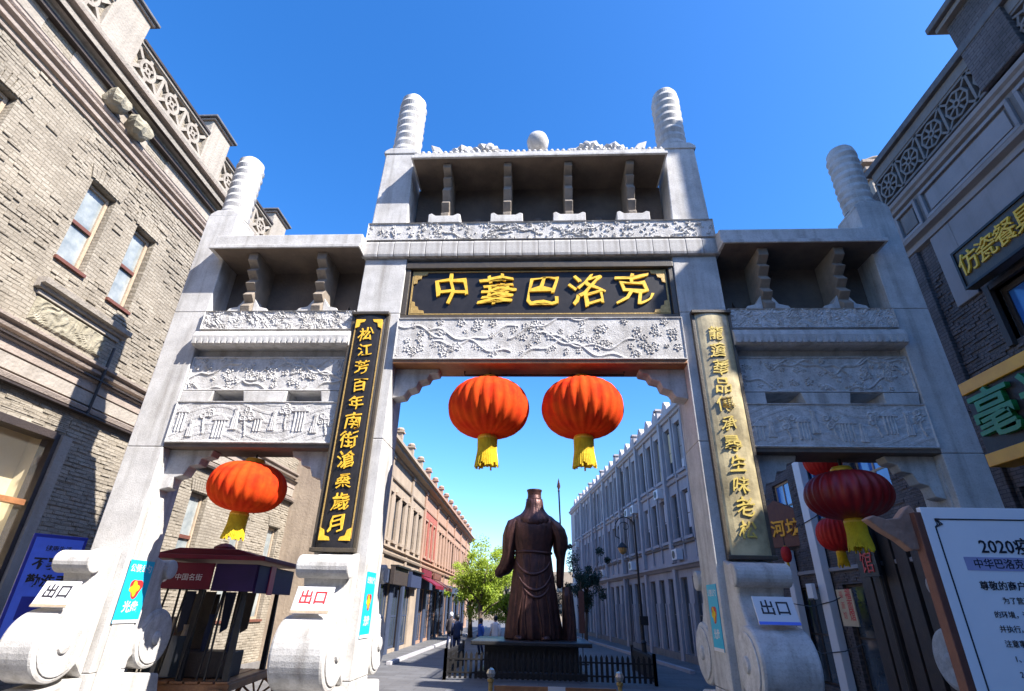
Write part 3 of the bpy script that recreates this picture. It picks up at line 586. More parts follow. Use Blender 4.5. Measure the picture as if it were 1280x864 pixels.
# string courses
for z, pr in ((6.5, [(0, 0), (.08, .02), (.1, .07), (.06, .08), (.06, .12), (.16, .15), (.17, .2), (0, .23)]), (6.12, [(0, 0), (.06, .01), (.06, .2), (.12, .22), (.12, .27), (0, .28)]), (5.66, [(0, 0), (.1, .02), (.13, .1), (.05, .14), (0, .15)]), (5.84, [(0, 0), (.045, 0), (.045, .26), (0, .26)])):
    cornice('string_course', -8, 13.4, z, pr, PINKP if z != 5.84 else PLAST, lb1)
for z, pr in ((11.3, [(0, 0), (.05, .01), (.06, .06), (.02, .07), (.02, .1), (0, .1)]), (11.48, [(0, 0), (.08, .01), (.09, .08), (.05, .1), (.05, .14), (.14, .17), (.15, .22), (0, .23)]), (11.8, [(0, 0), (.07, 0), (.1, .04), (.1, .09), (0, .1)])):
    cornice('string_course', -8, 13.4, z, pr, PINKP, lb1)
# plain frieze of panels and projecting main cornice
for k in range(7):
    x = -7.6+k*3.0
    cornice('frieze_panel', x, x+2.3, 12.0, [(0, 0), (.03, .0), (.03, .05), (.012, .06), (.012, .3), (.03, .31), (.03, .36), (0, .36)], PLAST, lb1)
cornice('main_cornice', -8.05, 13.45, 12.45, [(.0, 0), (.08, .02), (.1, .1), (.30, .14), (.32, .24), (.26, .26), (.26, .36), (.38, .42), (.4, .5), (.3, .56), (.2, .6), (.2, .8), (.16, .82)], PLAST, lb1)
cornice('main_cornice_band', -8.04, 13.44, 12.8, [(.3, 0), (.41, .01), (.42, .05), (.3, .08)], PINKP, lb1)
MB().box(-8.03, 13.43, -.31, -.1, 12.575, 12.582).build('soffit_shadow_strip', DARKW, lb1)  # dark strip standing in for deep shade under the cornice
MB().box(-8.03, 13.43, -.14, -.001, 12.35, 12.45).build('cornice_shadow_strip', DARKW, lb1)  # second dark strip, shade just below the cornice as colour
MB().box(-8.03, 13.43, -.06, -.001, 11.93, 11.96).build('dark_line', DARKW, lb1)  # thin dark strips between the mouldings
MB().box(-8.03, 13.43, -.17, -.001, 6.365, 6.39).build('dark_line', DARKW, lb1)
MB().box(-8.03, 13.43, -.15, -.001, 5.605, 5.64).build('dark_line', DARKW, lb1)
# broken lumps of stucco where the frieze consoles have crumbled
for x, z, r_ in ((-.55, 12.15, .26), (.15, 12.1, .28), (-3.6, 12.2, .3), (3.9, 12.1, .25), (4.6, 11.95, .3), (7.3, 12.1, .25)):
    b = MB(); pr = [(r_*math.sin(math.pi*k/7)+.01, -r_*math.cos(math.pi*k/7)) for k in range(8)]
    b.lathe(pr, (x, -.16, z), 10, lambda a, t: 1+.2*math.sin(3*a+5*t+x)+.12*math.sin(7*a)); b.build('stucco_console', BOULD, lb1)
# lattice parapet between capped piers
pier = [(-4.9, -4.0), (-1.55, -.6), (2.2, 3.1), (6.2, 7.1), (10.1, 11.0)]
lt = MB(); P = .92
bar2(lt, (0, 0), (P, 0), .1, -.1, .08); bar2(lt, (0, .82), (P, .82), .1, -.1, .08)
for (a, c) in (((0, .05), (.22, .28)), ((P, .05), (P-.22, .28)), ((0, .77), (.22, .54)), ((P, .77), (P-.22, .54)), ((.46, .05), (.46, .18)), ((.46, .64), (.46, .77)), ((0, .05), (0, .77))):
    bar2(lt, a, c, .085, -.09, .07)
ring(lt, .46, .41, .27, .085, -.09, .07, 14); ring(lt, .46, .41, .1, .06, -.08, .06, 8)
for a in range(4):
    t = math.pi/4+a*math.pi/2; bar2(lt, (.46+.09*math.cos(t), .41+.09*math.sin(t)), (.46+.2*math.cos(t), .41+.2*math.sin(t)), .06, -.08, .06)
lmesh = lt.mesh('lattice_tile', PLAST)
MB().box(-8, 13.4, .45, .6, 13.2, 14.1).build('parapet_back', DARKW, lb1)
MB().box(-8, 13.4, -.12, .5, 13.04, 13.27).build('parapet_base', PLAST, lb1)
edges = [-8]+[v for q in pier for v in q]+[13.4]
for k in range(0, len(edges), 2):
    a, c = edges[k], edges[k+1]; n = max(1, round((c-a)/.92))
    for j in range(n):
        o = put('lattice_tile', lmesh, lb1, (a+j*(c-a)/n, 0, 13.32)); o.scale = ((c-a)/n/.92, 1, 1)
    MB().box(a, c, -.18, .3, 14.19, 14.26).build('coping', DARKW, lb1); MB().box(a, c, -.14, .25, 14.12, 14.188).build('coping_bed', PLAST, lb1)
for a, c in pier:
    q = MB().box(a, c, -.14, .5, 13.05, 14.75).build('parapet_pier', PLAST, lb1, bevel=.02)
    MB().box(a-.06, c+.06, -.2, .56, 14.752, 14.82).build('pier_bed', PINKP, q, bevel=.02); MB().box(a-.12, c+.12, -.27, .64, 14.822, 14.9).build('pier_cap', TILE, q, bevel=.02)
# shop window, timber frame, cream room behind
sf = MB(); x0, x1, z0, z1 = shop
sf.box(x1-.1, x1, -.02, .25, z0, z1); sf.box(x0, x1-.16, -.1, .25, z1-.14, z1); sf.box(x0, x1-.16, -.1, .25, z0, z0+.3)
sfo = sf.build('shop_window_frame', DARKW, lb1)
s2 = MB()
for x in (x0+1.6, x0+3.4, x0+5.2): s2.box(x-.035, x+.035, -.02, .12, z0+.3, z1-.14)
s2.box(x0, x1-.16, -.02, .12, 3.7, 3.8)
s2.build('window_bars', WOOD, sfo)
MB().box(x0, x1-.16, .05, .065, z0+.3, z1-.14).build('pane', CLEAR, sfo)
rm = MB()
rm.add([(x0, .6, 0), (x1, .6, 0), (x1, .6, 5.1), (x0, .6, 5.1)], [(0, 1, 2, 3)]); rm.add([(x1-.01, .25, 0), (x1-.01, 1.8, 0), (x1-.01, 1.8, 5.1), (x1-.01, .25, 5.1)], [(0, 1, 2, 3)])
rm.add([(x0, .25, 5.09), (x1, .25, 5.09), (x1, 1.8, 5.09), (x0, 1.8, 5.09)], [(0, 1, 2, 3)])
rm.build('shop_room', CREAM, lb1, fix=False)
MB().box(x1+.02, x1+.26, -.06, 0, .3, 5.1).build('ribbed_jamb', PLAST, lb1)
MB().box(-8, 13.42, -.1, 0, 0, .35).build('foot_course', GREYT, lb1)
# drain pipe bracket and cables
MB().tube([(1.9, -.12, 5.6), (1.9, -.14, 6.7), (1.95, -.1, 7.2)], .03).build('drain_pipe', BLACK, lb1)
# blue poster board on a stand before the wall
bp = thing('poster_board', 'blue notice poster with dark lettering leaning by the left wall', 'poster', (-8.75, 1.62, 1.2), R(60))
MB().box(-.42, .42, .0, .05, 0, 2.0).build('board', BLUED, bp, bevel=.01)
MB().box(-.37, .37, -.006, -.001, .06, 1.94).build('sheet', BLUEP, bp)
text('不聚集', .21, INK, bp, (0.02, -.008, 1.5), .001, .03, name='lettering'); text('勤洗手', .21, INK, bp, (0.02, -.008, 1.22), .001, .03, name='lettering')
text('健康生活', .1, INK, bp, (.02, -.008, 1.76), .001, .01, name='lettering')
MB().box(-.25, .35, -.009, -.0065, .62, .98).build('picture', BLUED, bp)
sb = MB(); sb.box(-.4, -.34, .03, .09, -1.2, .2); sb.box(.34, .4, .03, .09, -1.2, .2); sb.build('leg_frame', BLACK, bp)

# ================================================================ RIGHT NEAR BUILDING
rb = thing('shop_building', 'shaded grey painted brick shop building with lattice parapet, right of the gateway', 'building', (9, 0, 0), R(-90))
WX0, WX1 = -2.66, 2.94          # local x = -world y
ro = [(-1.0, 2.6, 6.9, 8.0), (-2.2, 2.6, .3, 4.4)]
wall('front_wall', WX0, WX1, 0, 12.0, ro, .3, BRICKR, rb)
shell(WX0, WX1, 12.0, 8, BRICKR, rb); MB().box(WX0+.01, WX1, .32, .4, 0, 11).build('inner_lining', DARKW, rb)
bricks(WX0, WX1, 5.0, 9.3, ro, BRICKR, rb, .25, .075, .5, .03, 9)
for (a, c, z0, z1) in ((-1.85, -1.25, 8.1, 9.9), (-1.249, 2.94, 8.3, 9.9)):
    MB().box(a, c, -.07, 0, z0, z1).build('painted_panel', LILAC, rb, bevel=.015)
for z, pr, m in ((9.9, [(0, 0), (.1, .02), (.12, .1), (.06, .12), (.06, .2), (.2, .24), (.22, .32), (0, .34)], LILAC), (10.24, [(0, 0), (.05, 0), (.05, .9), (0, .9)], GREYT), (11.14, [(0, 0), (.12, .03), (.14, .1), (.2, .14), (.22, .22), (.1, .24), (.1, .34), (0, .35)], LILAC)):
    cornice('cornice', WX0, WX1, z, pr, m, rb)
x = WX0+.12                      # framed panels above the sign
for k, ww in enumerate((.75, 2.6, 1.6)):
    f = MB(); f.box(x, x+ww, -.12, -.05, 10.32, 10.4); f.box(x, x+ww, -.12, -.05, 10.98, 11.06); f.box(x, x+.08, -.12, -.05, 10.4, 10.98); f.box(x+ww-.08, x+ww, -.12, -.05, 10.4, 10.98)
    f.build('panel_frame', LILAC, rb, bevel=.01); MB().box(x+.16, x+ww-.16, -.085, -.05, 10.46, 10.92).build('panel_field', LILAC if k else GREYT, rb, bevel=.01); x += ww+.15
# lattice of eight petal rings
lt = MB(); P = .8
bar2(lt, (0, 0), (P, 0), .06, -.12, .0); bar2(lt, (0, .8), (P, .8), .06, -.12, .0); bar2(lt, (0, 0), (0, .8), .06, -.12, .0)
ring(lt, .4, .4, .1, .05, -.13, 0, 10)
for k in range(8):
    t = k*math.pi/4+math.pi/8; bar2(lt, (.4+.09*math.cos(t), .4+.09*math.sin(t)), (.4+.3*math.cos(t), .4+.3*math.sin(t)), .05, -.12, 0)
ring(lt, .4, .4, .33, .055, -.125, 0, 8)
for c_ in ((0, 0), (P, 0), (0, .8), (P, .8)):
    t = math.atan2(.4-c_[1], .4-c_[0]); bar2(lt, c_, (c_[0]+.26*math.cos(t), c_[1]+.26*math.sin(t)), .05, -.12, 0)
lm = lt.mesh('lattice_tile', GREYT)
for k in range(7): put('lattice_tile', lm, rb, (WX0+.0+k*.8, -.02, 11.53))
MB().box(WX0, WX1, .12, .3, 11.5, 12.4).build('lattice_back', DARKW, rb)
MB().box(WX0, WX1, -.16, .12, 12.36, 12.62).build('parapet_band', GREYT, rb, bevel=.01); MB().box(WX0-.1, WX1, -.26, .3, 12.62, 12.8).build('coping', TILE, rb, bevel=.015)
for a, c in ((.75, 1.75),):
    q = MB().box(a, c, -.24, .5, 11.5, 13.5).build('parapet_pier', BRICKR, rb, bevel=.015); MB().box(a-.12, c+.12, -.36, .6, 13.5, 13.62).build('pier_bed', GREYT, q, bevel=.01); MB().box(a-.22, c+.22, -.46, .7, 13.62, 13.78).build('pier_cap', TILE, q, bevel=.02)
# unseen turret, added and shaped to cast shade on the right bay
tw = MB(); tw.box(1.85, 3.15, .0, 2.2, 12.0, 17.6); tw.box(1.7, 3.45, -.15, 2.4, 13.8, 14.5); tw.build('shade_turret', BRICKR, rb); MB().box(1.6, 3.3, -.3, 2.5, 17.6, 17.9).build('shade_turret_cap', TILE, rb)
# long pale pilaster
MB().box(-2.62, -2.3, -.1, 0, .3, 9.88).build('corner_pilaster', BRICKR, rb, bevel=.02)
# blue film window
wmesh = window_mesh(3.56, 1.06, DARKW, SKYGL, .1, 2, 0, .08); place_window(wmesh, -.98, .1, 6.92, rb)
df = MB(); df.box(-1.12, -1.0, -.1, .1, 6.8, 8.1); df.box(-1.12, 2.7, -.09, .1, 8.0, 8.12); df.build('window_surround', DARKW, rb)
# ground floor opening: dark plank doors
dm = MB().box(0, .44, .0, .05, 0, 4.1).mesh('plank', DARKW)
for k in range(8): put('plank', dm, rb, (-2.2+k*.6, .15+.01*(k % 2), .3))
# hanging signs
s1 = thing('shop_sign', 'dark slanting shop sign with gold characters high on the right building', 'sign', (9, 0, 0), R(-90))
MB().box(-1.1, 2.3, -.42, -.22, 8.06, 8.94).build('panel', BOARDF, s1, bevel=.015)
bf = MB(); bf.box(-1.1, 2.3, -.45, -.42, 8.06, 8.11); bf.box(-1.1, 2.3, -.45, -.42, 8.89, 8.94); bf.box(-1.1, -1.05, -.45, -.42, 8.11, 8.89); bf.build('rim', BLACK, s1)
for k, ch in enumerate('仿瓷餐具'): text(ch, .5, GOLD, s1, (-.78+k*.45, -.44, 8.5), .02, .004)
ss = MB(); [ss.box(x, x+.06, -.22, -.08, 8.5, 8.6) for x in (-.9, .3, 1.8)]; ss.build('bracket', BLACK, s1)
s2 = thing('shop_sign', 'black sign with green characters between two orange bars on the right building', 'sign', (9, 0, 0), R(-90))
MB().box(-1.98, 2.6, -.5, -.12, 4.9, 6.2).build('panel', BLACK, s2)
for z in (4.72, 6.14): MB().box(-2.0, 2.6, -.56, -.1, z, z+.24).build('orange_bar', ORANGE, s2, bevel=.012)
for k, ch in enumerate('毫米'): text(ch, 1.0, GREEN, s2, (-1.42+k*1.1, -.55, 5.55), .05, .014)
# lower wing towards the camera
rb2 = thing('low_shop_building', 'lower brick shop wing nearer the viewer on the right side', 'building', (9, 0, 0), R(-90))
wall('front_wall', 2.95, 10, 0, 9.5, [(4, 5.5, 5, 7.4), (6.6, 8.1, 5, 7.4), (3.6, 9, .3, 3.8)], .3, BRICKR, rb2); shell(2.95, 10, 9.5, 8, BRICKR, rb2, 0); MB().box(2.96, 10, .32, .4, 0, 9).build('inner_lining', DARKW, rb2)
cornice('cornice', 2.95, 10, 9.2, [(0, 0), (.1, .02), (.2, .1), (.2, .3), (0, .3)], LILAC, rb2)
wmesh = window_mesh(1.46, 2.36, PALEW, WGL, .08, 1, 1); [place_window(wmesh, x, .1, 5.02, rb2) for x in (4.02, 6.62)]

# ================================================================ RIGHT MIDDLE BUILDING, seen through the right opening
rm_ = thing('old_shop_house', 'dark brick shop house with pale upright ducts seen through the right side opening', 'building', (9.1, 0, 0), R(-90))
mo = [(-4.5, -3.0, 3.9, 5.6), (-7.4, -5.9, 4.9, 6.6), (-10.3, -8.8, 4.9, 6.6), (-13.0, -11.6, 4.9, 6.6), (-6.0, -4.9, .2, 2.9), (-9.5, -7.6, .2, 3.0), (-12.5, -11.0, .2, 3.0)]
mo = [o for o in mo]
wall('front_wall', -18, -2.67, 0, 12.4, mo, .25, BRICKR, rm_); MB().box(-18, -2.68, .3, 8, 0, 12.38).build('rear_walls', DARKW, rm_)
bricks(-18, -2.67, .3, 6.5, mo, BRICKR, rm_, .25, .075, .5, .03, 12)
MB().box(-18, -8.6, .02, 9, 12.39, 15.5).build('shade_block', BRICKR, rm_)  # unseen block added to cast shade on the statue and street
for o in mo:
    ms = window_mesh(o[1]-o[0]-.02, o[3]-o[2]-.02, PALEW if o[2] > 3 else DARKW, SKYGL if o[2] > 4.5 else WGL, .07, 1, 1); place_window(ms, o[0]+.01, .1, o[2]+.01, rm_)
cornice('string_course', -18, -2.67, 3.35, [(0, 0), (.1, .03), (.1, .12), (0, .15)], LILAC, rm_)
ch_ = thing('chimney', 'pale sunlit brick chimney top behind the right outer post', 'chimney', (10.1, 4.1, 12.4))
MB().box(-.55, .55, -.5, .5, 0, 1.75).build('stack', PLAST, ch_, bevel=.02)
for z, e in ((1.0, .06), (1.3, .1), (1.55, .14)): MB().box(-.55-e, .55+e, -.5-e, .5+e, z, z+.11).build('band_course', PINKP, ch_, bevel=.01)
MB().lathe([(.6, 0), (.58, .12), (.45, .24), (.25, .33), (.01, .37)], (0, 0, 1.75), 16).build('dome_cap', FARL, ch_, smooth=True)
# fittings on that house and in front of it
for x, r_, z1 in ((-10.15, .24, 7.6), (-12.3, .18, 4.2)): MB().box(x-r_, x+r_, -.3, -.06, 0, z1).build('pale_duct', WHITE, rm_, bevel=.02)
MB().tube([(-7.2, -.14, 0), (-7.2, -.14, 7.2)], .06, 8).build('dark_pipe', BLACK, rm_)
for k, (x, ww) in enumerate(((-8.2, .5), (-7.6, .5), (-7.0, .5), (-6.4, .5), (-5.8, .5), (-5.2, .5), (-4.6, .5))):
    MB().box(x, x+ww-.03, -.12-.02*(k % 2), -.03, .1, 4.3).build('plank', DARKW, rm_, bevel=.01)
for z, k in ((2.5, 0), (1.2, 1), (4.9, 2)):
    MB().tube([(-12.5+.9*k, -.3, z), (-11, -.34, z-.1), (-9.6, -.3, z+.05), (-8.6, -.2, z+.3)], .015, 5).build('cable', BLACK, rm_)
t = thing('shop_sign', 'brown pointed wooden sign with orange characters in the right side opening', 'sign', (8.75, 12.3, 4.3), R(-62))
MB().prism([(-1.1, 0), (1.1, 0), (1.1, 1.1), (0, 1.65), (-1.1, 1.1)], 0, .12, 'y').build('panel', REDW, t, bevel=.02)
for k, ch in enumerate('御河坊'): text(ch, .6, ORANGE, t, (-.62+k*.62, -.02, .6), .015, .02)
t = thing('paper_notice', 'small cream and red printed notice on the dark brick wall', 'notice', (8.86, 9.0, 1.9), R(-90))
MB().box(-.42, .42, -.03, 0, 0, .95).build('sheet', mat('cream_print', (.55, .42, .26)), t)
for k, (a, b_) in enumerate((('福', .7), ('面', .42), ('馆', .16))): text(a, .3, REDI, t, (.2, -.032, b_+.1), .001, .02, name='lettering'); text(a, .2, REDI, t, (-.18, -.032, b_+.1), .001, .0, name='lettering')
t = thing('neon_sign', 'red outlined character sign beside the dark planks', 'sign', (8.7, 7.2, 3.1), R(-90))
MB().box(-.4, .4, 0, .06, 0, 1.3).build('panel', BLACK, t); text('面', .6, REDI, t, (0, -.01, .95), .01, 0); text('馆', .6, REDI, t, (0, -.01, .32), .01, 0)
t = thing('meter_box', 'small white box on the pale duct of the shaded brick wall', 'box', (8.68, 10.5, 2.6), R(-90))
MB().box(-.2, .2, -.12, .0, 0, .45).build('case', WHITE, t, bevel=.02); MB().box(-.2, .2, -.14, -.121, -.02, .03).build('rim', BLACK, t)
l5 = make_lantern('small bright red lantern hanging lower behind the large darkened one', REDS, .34, .30, 'small red lanterns at the right shops', (5.62, 2.5, 3.55), .9)
l6 = copy_tree(l5); l6.location = (5.68, 2.5, 4.95); l6['label'] = 'small red lantern half hidden under the right carved beam'
l7 = make_lantern('tiny tall red lantern on the dark brick wall beside the wooden sign', REDS, .16, .26, 'small red lanterns at the right shops', (8.5, 11.5, 4.0), .3)
cb_ = thing('lantern_string', 'black wire holding the small red lanterns behind the right opening', 'wire')
MB().tube([(3.4, 2.5, 5.9), (5.6, 2.5, 5.75), (9, 2.5, 6.0)], .015, 6).build('wire', BLACK, cb_)
MB().tube([(5.62, 2.5, 4.4), (5.62, 2.5, 5.75)], .01, 5).build('drop_wire', BLACK, cb_)

# ================================================================ FAR LEFT BUILDINGS
def far_left(x0, x1, m, name, label, winm, redsec=None):
    b = thing(name, label, 'building', (-7.4+.0, 19.1, 0), R(90+1.2))
    ops = []; x = x0+.7
    while x < x1-1.3: ops.append((x, x+.85, 5.05, 7.25)); x += 1.62
    gr = []; x = x0+.6
    while x < x1-2: gr.append((x, x+2.0, .15, 3.1)); x += 2.7
    wall('front_wall', x0, x1, 0, 9.4, ops+gr, .28, m, b)
    sh = MB(); sh.box(x0, x1, .5, 9, 0, 9.9); sh.add([(x0, 0, 0), (x0, .5, 0), (x0, .5, 9.9), (x0, 0, 9.9)], [(0, 1, 2, 3)]); sh.build('rear_walls', m, b, fix=False)
    MB().box(x0+.02, x1-.02, .29, .33, 0, 9.3).build('inner_lining', DARKW, b)
    wmz = window_mesh(.81, 2.16, DARKW, WGL, .05, 1, 1); dmz = window_mesh(1.96, 2.9, mat('shade_blue_shopfront', (.03, .045, .09)), WGL, .09, 2, 1)  # street shade on the ground floor put into this dark blue
    for o in ops:
        w_ = place_window(wmz, o[0]+.02, .12, o[2]+.02, b)
        MB().box(-.12, .93, -.24, -.12, -.14, .0).build('sill', m, w_)
        MB().prism([(-.16, 2.2), (.97, 2.2), (.97, 2.34), (.4, 2.5), (-.16, 2.34)], -.2, -.12, 'y').build('hood', m, w_)
    for i, o in enumerate(gr[:-1]): MB().box(o[1]-.02, gr[i+1][0]+.02, -.06, -.002, 0, 3.3).build('shopfront_pier', mat('shade_blue_shopfront', (.03, .045, .09)), b)  # cladding darkened to imitate shade between the shop openings
    MB().box(x0+.3, x1-.3, -.12, -.002, 3.12, 3.7).build('shopfront_fascia', mat('shade_blue_shopfront', (.03, .045, .09)), b)
    for o in gr: place_window(dmz, o[0]+.02, .1, o[2]+.02, b)
    shopm = mat('shade_blue_shopfront', (.03, .045, .09))
    x = x0
    while x < x1-.3:
        MB().box(x, x+.42, -.1, 0, 0, 9.3).build('pilaster', m, b); MB().box(x-.04, x+.46, -.16, 0, 8.8, 9.0).build('capital', m, b)
        MB().box(x-.02, x+.44, -.13, 0, .0, 3.2).build('pier_face', shopm, b); x += 5.3
    cornice('string_course', x0, x1, 4.3, [(0, 0), (.14, .03), (.18, .12), (.08, .16), (.08, .3), (.2, .34), (0, .38)], m, b)
    cornice('string_course', x0, x1, 7.85, [(0, 0), (.1, .03), (.12, .1), (0, .14)], m, b)
    cornice('main_cornice', x0, x1, 8.95, [(0, 0), (.12, .03), (.15, .14), (.45, .2), (.48, .32), (.62, .36), (.62, .46), (.1, .5)], m, b)
    MB().box(x0, x1, -.06, .3, 9.45, 9.95).build('parapet', m, b); MB().box(x0, x1, -.12, .36, 9.95, 10.05).build('coping', m, b)
    x = x0+.6
    fm = MB(); fm.box(-.16, .16, -.16, .16, 0, .42); fm.box(-.24, .24, -.24, .24, .42, .5); fm.lathe([(.2, .5), (.24, .6), (.16, .7), (.02, .74)], (0, 0, 0), 10); fme = fm.mesh('finial', m)
    while x < x1: put('finial', fme, b, (x, .05, 10.05)); x += 3.05
    return b
b1 = far_left(-6.8, 8.4, FARL, 'terrace_building', 'sandy two storey terrace with small paired windows, left side of the street', None)
b2 = far_left(8.45, 40, FARP, 'terrace_building', 'salmon two storey terrace with brick red window bay, farther up the left side', None)
MB().box(8.6, 13.6, -.09, -.005, 4.9, 5.04).build('red_band', REDB, b2)
for k in range(4): MB().box(8.6+.0+k*1.62, 8.6+.45+k*1.62, -.085, -.004, 5.05, 7.4).build('red_pier', REDB, b2)
MB().box(8.6, 13.9, -.09, -.005, 7.4, 7.8).build('red_band', REDB, b2)
# shop fascias and awnings on the left pavement
for k, (y, ww, m, lab) in enumerate(((21, 3.2, DARKW, 'dark brown shop fascia under the sandy terrace'), (25.2, 3.0, NAVY, 'dark blue shop fascia next to the brown one on the left terrace'), (29.6, 3.4, MAROON, 'maroon shop awning under the red window bay'), (34.2, 3.4, REDW, 'rusty red shop awning far along the left terrace'))):
    t = thing('shop_awning', lab, 'awning', (-7.4-.021*(y-19.1)+.05, y, 3.05), R(91.2), 'awnings and fascias along the left terrace')
    if k < 2: MB().box(-ww/2, ww/2, -.35, -.12, 0, .8).build('fascia', m, t, bevel=.02); MB().box(-ww/2, ww/2, -.5, -.1, .8, .88).build('top_board', BLACK, t)
    else: MB().prism([(-.1, .8), (-1.1, .25), (-1.1, .05), (-1.05, .05), (-1.05, .2), (-.1, .7)], -ww/2, ww/2, 'x').build('canopy', m, t); MB().box(-ww/2, ww/2, -.2, -.1, .8, 1.2).build('fascia', m, t)

# ================================================================ FAR RIGHT BUILDING
fr_ = thing('apartment_block', 'pale grey three storey block with rows of tall windows on the right of the street', 'building', (7.5, 18.8, 0), R(-90+6))
X0, X1 = -36, 2.8
ops = []; gops = []; x = X1-.9; k = 0; pil = []
while x > X0+2:
    if k % 3 == 0: pil.append(x+.25); x -= .3
    ops.append((x-.95, x)); k += 1; x -= 1.62
allo = [(a, c, 5.5, 7.75) for a, c in ops]+[(a, c, 8.75, 11.35) for a, c in ops]+[(a, c, .3, 3.7) for a, c in ops]
wall('front_wall', X0, X1, 0, 12.0, allo, .3, FARR, fr_)
MB().box(X0, X1, .45, 9, 0, 11.98).build('rear_walls', FARR, fr_); MB().add([(X1, 0, 0), (X1, .45, 0), (X1, .45, 12), (X1, 0, 12)], [(0, 1, 2, 3)]).build('end_wall', FARR, fr_, fix=False)
MB().box(X0+.01, X1-.01, .305, .35, 0, 11.9).build('inner_lining', DARKW, fr_)
w1 = window_mesh(.91, 2.21, GREYT, WGL, .05, 1, 1); w2 = window_mesh(.91, 2.56, GREYT, WGL, .05, 1, 1); w3 = window_mesh(.91, 3.36, GREYT, WGL, .05, 1, 1)
for a, c in ops:
    for ms, z in ((w1, 5.52), (w2, 8.77), (w3, .32)):
        o = place_window(ms, a+.02, .14, z, fr_)
        if z > 1: MB().box(-.14, 1.05, -.27, -.14, -.14, 0).build('sill', FARR, o)
        if c > -16:
            for xx in (-.18, .93): MB().box(xx, xx+.12, -.2, -.14, 0, 2.2 if z < 6 else 2.6 if z > 6 else 3).build('jamb', FARR, o)
for p in pil:
    MB().box(p-.17, p+.17, -.22, 0, 4.4, 12.7).build('pilaster', FARR, fr_); MB().box(p-.2, p+.2, -.18, 0, 0, 4.1).build('ground_pier', FARR, fr_)
    MB().box(p-.24, p+.24, -.32, .3, 12.702, 12.82).build('pier_cap', FARR, fr_)
for a, c in ops:
    m_ = (a+c)/2; MB().prism([(m_-.42, 12.4), (m_+.42, 12.4), (m_+.42, 12.62), (m_+.22, 12.8), (m_+.12, 12.98), (m_-.12, 12.98), (m_-.22, 12.8), (m_-.42, 12.62)], -.05, .28, 'y').build('merlon', FARR, fr_)
    MB().box(m_+.72, m_+.82, -.1, 0, 4.5, 12).build('rib', FARR, fr_)
cornice('cornice', X0, X1, 4.05, [(0, 0), (.12, .03), (.2, .12), (.3, .18), (.3, .28), (0, .34)], FARR, fr_)
cornice('string_course', X0, X1, 5.2, [(0, 0), (.1, .02), (.13, .1), (0, .14)], GREYT, fr_); cornice('string_course', X0, X1, 8.3, [(0, 0), (.1, .02), (.14, .12), (0, .2)], FARR, fr_)
cornice('cornice', X0, X1, 11.75, [(0, 0), (.12, .03), (.16, .14), (.26, .2), (.26, .3), (0, .34)], FARR, fr_)
MB().box(X0, X1, -.08, .32, 12.05, 12.4).build('parapet', FARR, fr_)
MB().box(X0, X1, -.12, 0, 0, .32).build('foot_course', GREYT, fr_)
rs = random.Random(5)
ac = MB().box(-.35, .35, -.36, -.02, 0, .5).mesh('air_conditioner', WHITE); acf = MB().lathe([(.19, 0), (.19, .012)], (0, 0, 0), 16, None, Matrix.Translation((-.08, -.362, .25)) @ FRONT).mesh('fan_grille', BLACK)
for k in range(9):
    a, c = ops[rs.randrange(len(ops))]; z = rs.choice((4.5, 7.85)); o = put('air_conditioner', ac, fr_, ((a+c)/2+rs.uniform(-.2, .2), -.02, z)); put('fan_grille', acf, o)
for k in range(26):
    a, c = ops[rs.randrange(len(ops))]; z, h = rs.choice(((5.6, 2.0), (8.85, 2.3))); w_ = rs.uniform(.25, .8)
    MB().box(a+.08, a+.08+w_, .155, .165, z+h*rs.uniform(.0, .5), z+h).build('curtain', rs.choice((CREAM, PALEW, WHITE, GREYT)), fr_)
for x in (-3.1, -12.4, -22): MB().tube([(x, -.12, .1), (x, -.12, 11.6)], .06, 8).build('drain_pipe', GREYT, fr_)
# building closing the street far away
en = thing('distant_building', 'pale distant building closing the end of the street behind the trees', 'building', (-4, 95, 0))
wall('front_wall', -14, 14, 0, 8, [(-12+k*2.4, -10.8+k*2.4, z, z+1.6) for k in range(10) for z in (1.2, 4.6)], .3, FARL, en); MB().box(-14, 14, .4, 8, 0, 7.9).build('rear_walls', FARL, en)
wq = window_mesh(1.18, 1.58, GREYT, WGL, .08); [place_window(wq, -11.99+k*2.4, .1, z+.01, en) for k in range(10) for z in (1.2, 4.6)]

# unseen street blocks behind the camera, added to cut the sky fill
bh = thing('unseen_street_block', 'unseen brick block added behind the viewer across the square to cut skylight', 'building', (0, -30, 0), R(180))
wall('front_wall', -18, 18, 0, 15, [(-16+k*3, -14.6+k*3, z, z+2.2) for k in range(11) for z in (2, 6.5)], .3, BRICKR, bh); MB().box(-18, 18, .4, 8, 0, 14.9).build('rear_walls', DARKW, bh)
wq = window_mesh(1.38, 2.18, GREYT, WGL, .08); [place_window(wq, -15.99+k*3, .1, z+.01, bh) for k in range(11) for z in (2, 6.5)]
bh = thing('unseen_street_block', 'unseen brick block added behind the viewer on the right side to cut skylight', 'building', (9.3, 0, 0), R(-90))
wall('front_wall', 10.2, 21.5, 0, 14.5, [(11+k*3, 12.4+k*3, z, z+2.2) for k in range(3) for z in (2, 6.5, 10.5)], .3, BRICKR, bh); MB().box(10.2, 21.5, .4, 8, 0, 14.4).build('rear_walls', DARKW, bh)
[place_window(wq, 11.01+k*3, .1, z+.01, bh) for k in range(3) for z in (2, 6.5, 10.5)]
# pavement kerbs along both sides
kb = MB(); kb.box(-6.1, -5.9, 16, 60, 0, .12); kb.build('left_kerb', FARR, kind='structure', bevel=.01)
MB().prism([(5.9, 16), (6.1, 16), (2.1, 52), (1.9, 52)], 0, .12, 'z').build('right_kerb', FARR, kind='structure')

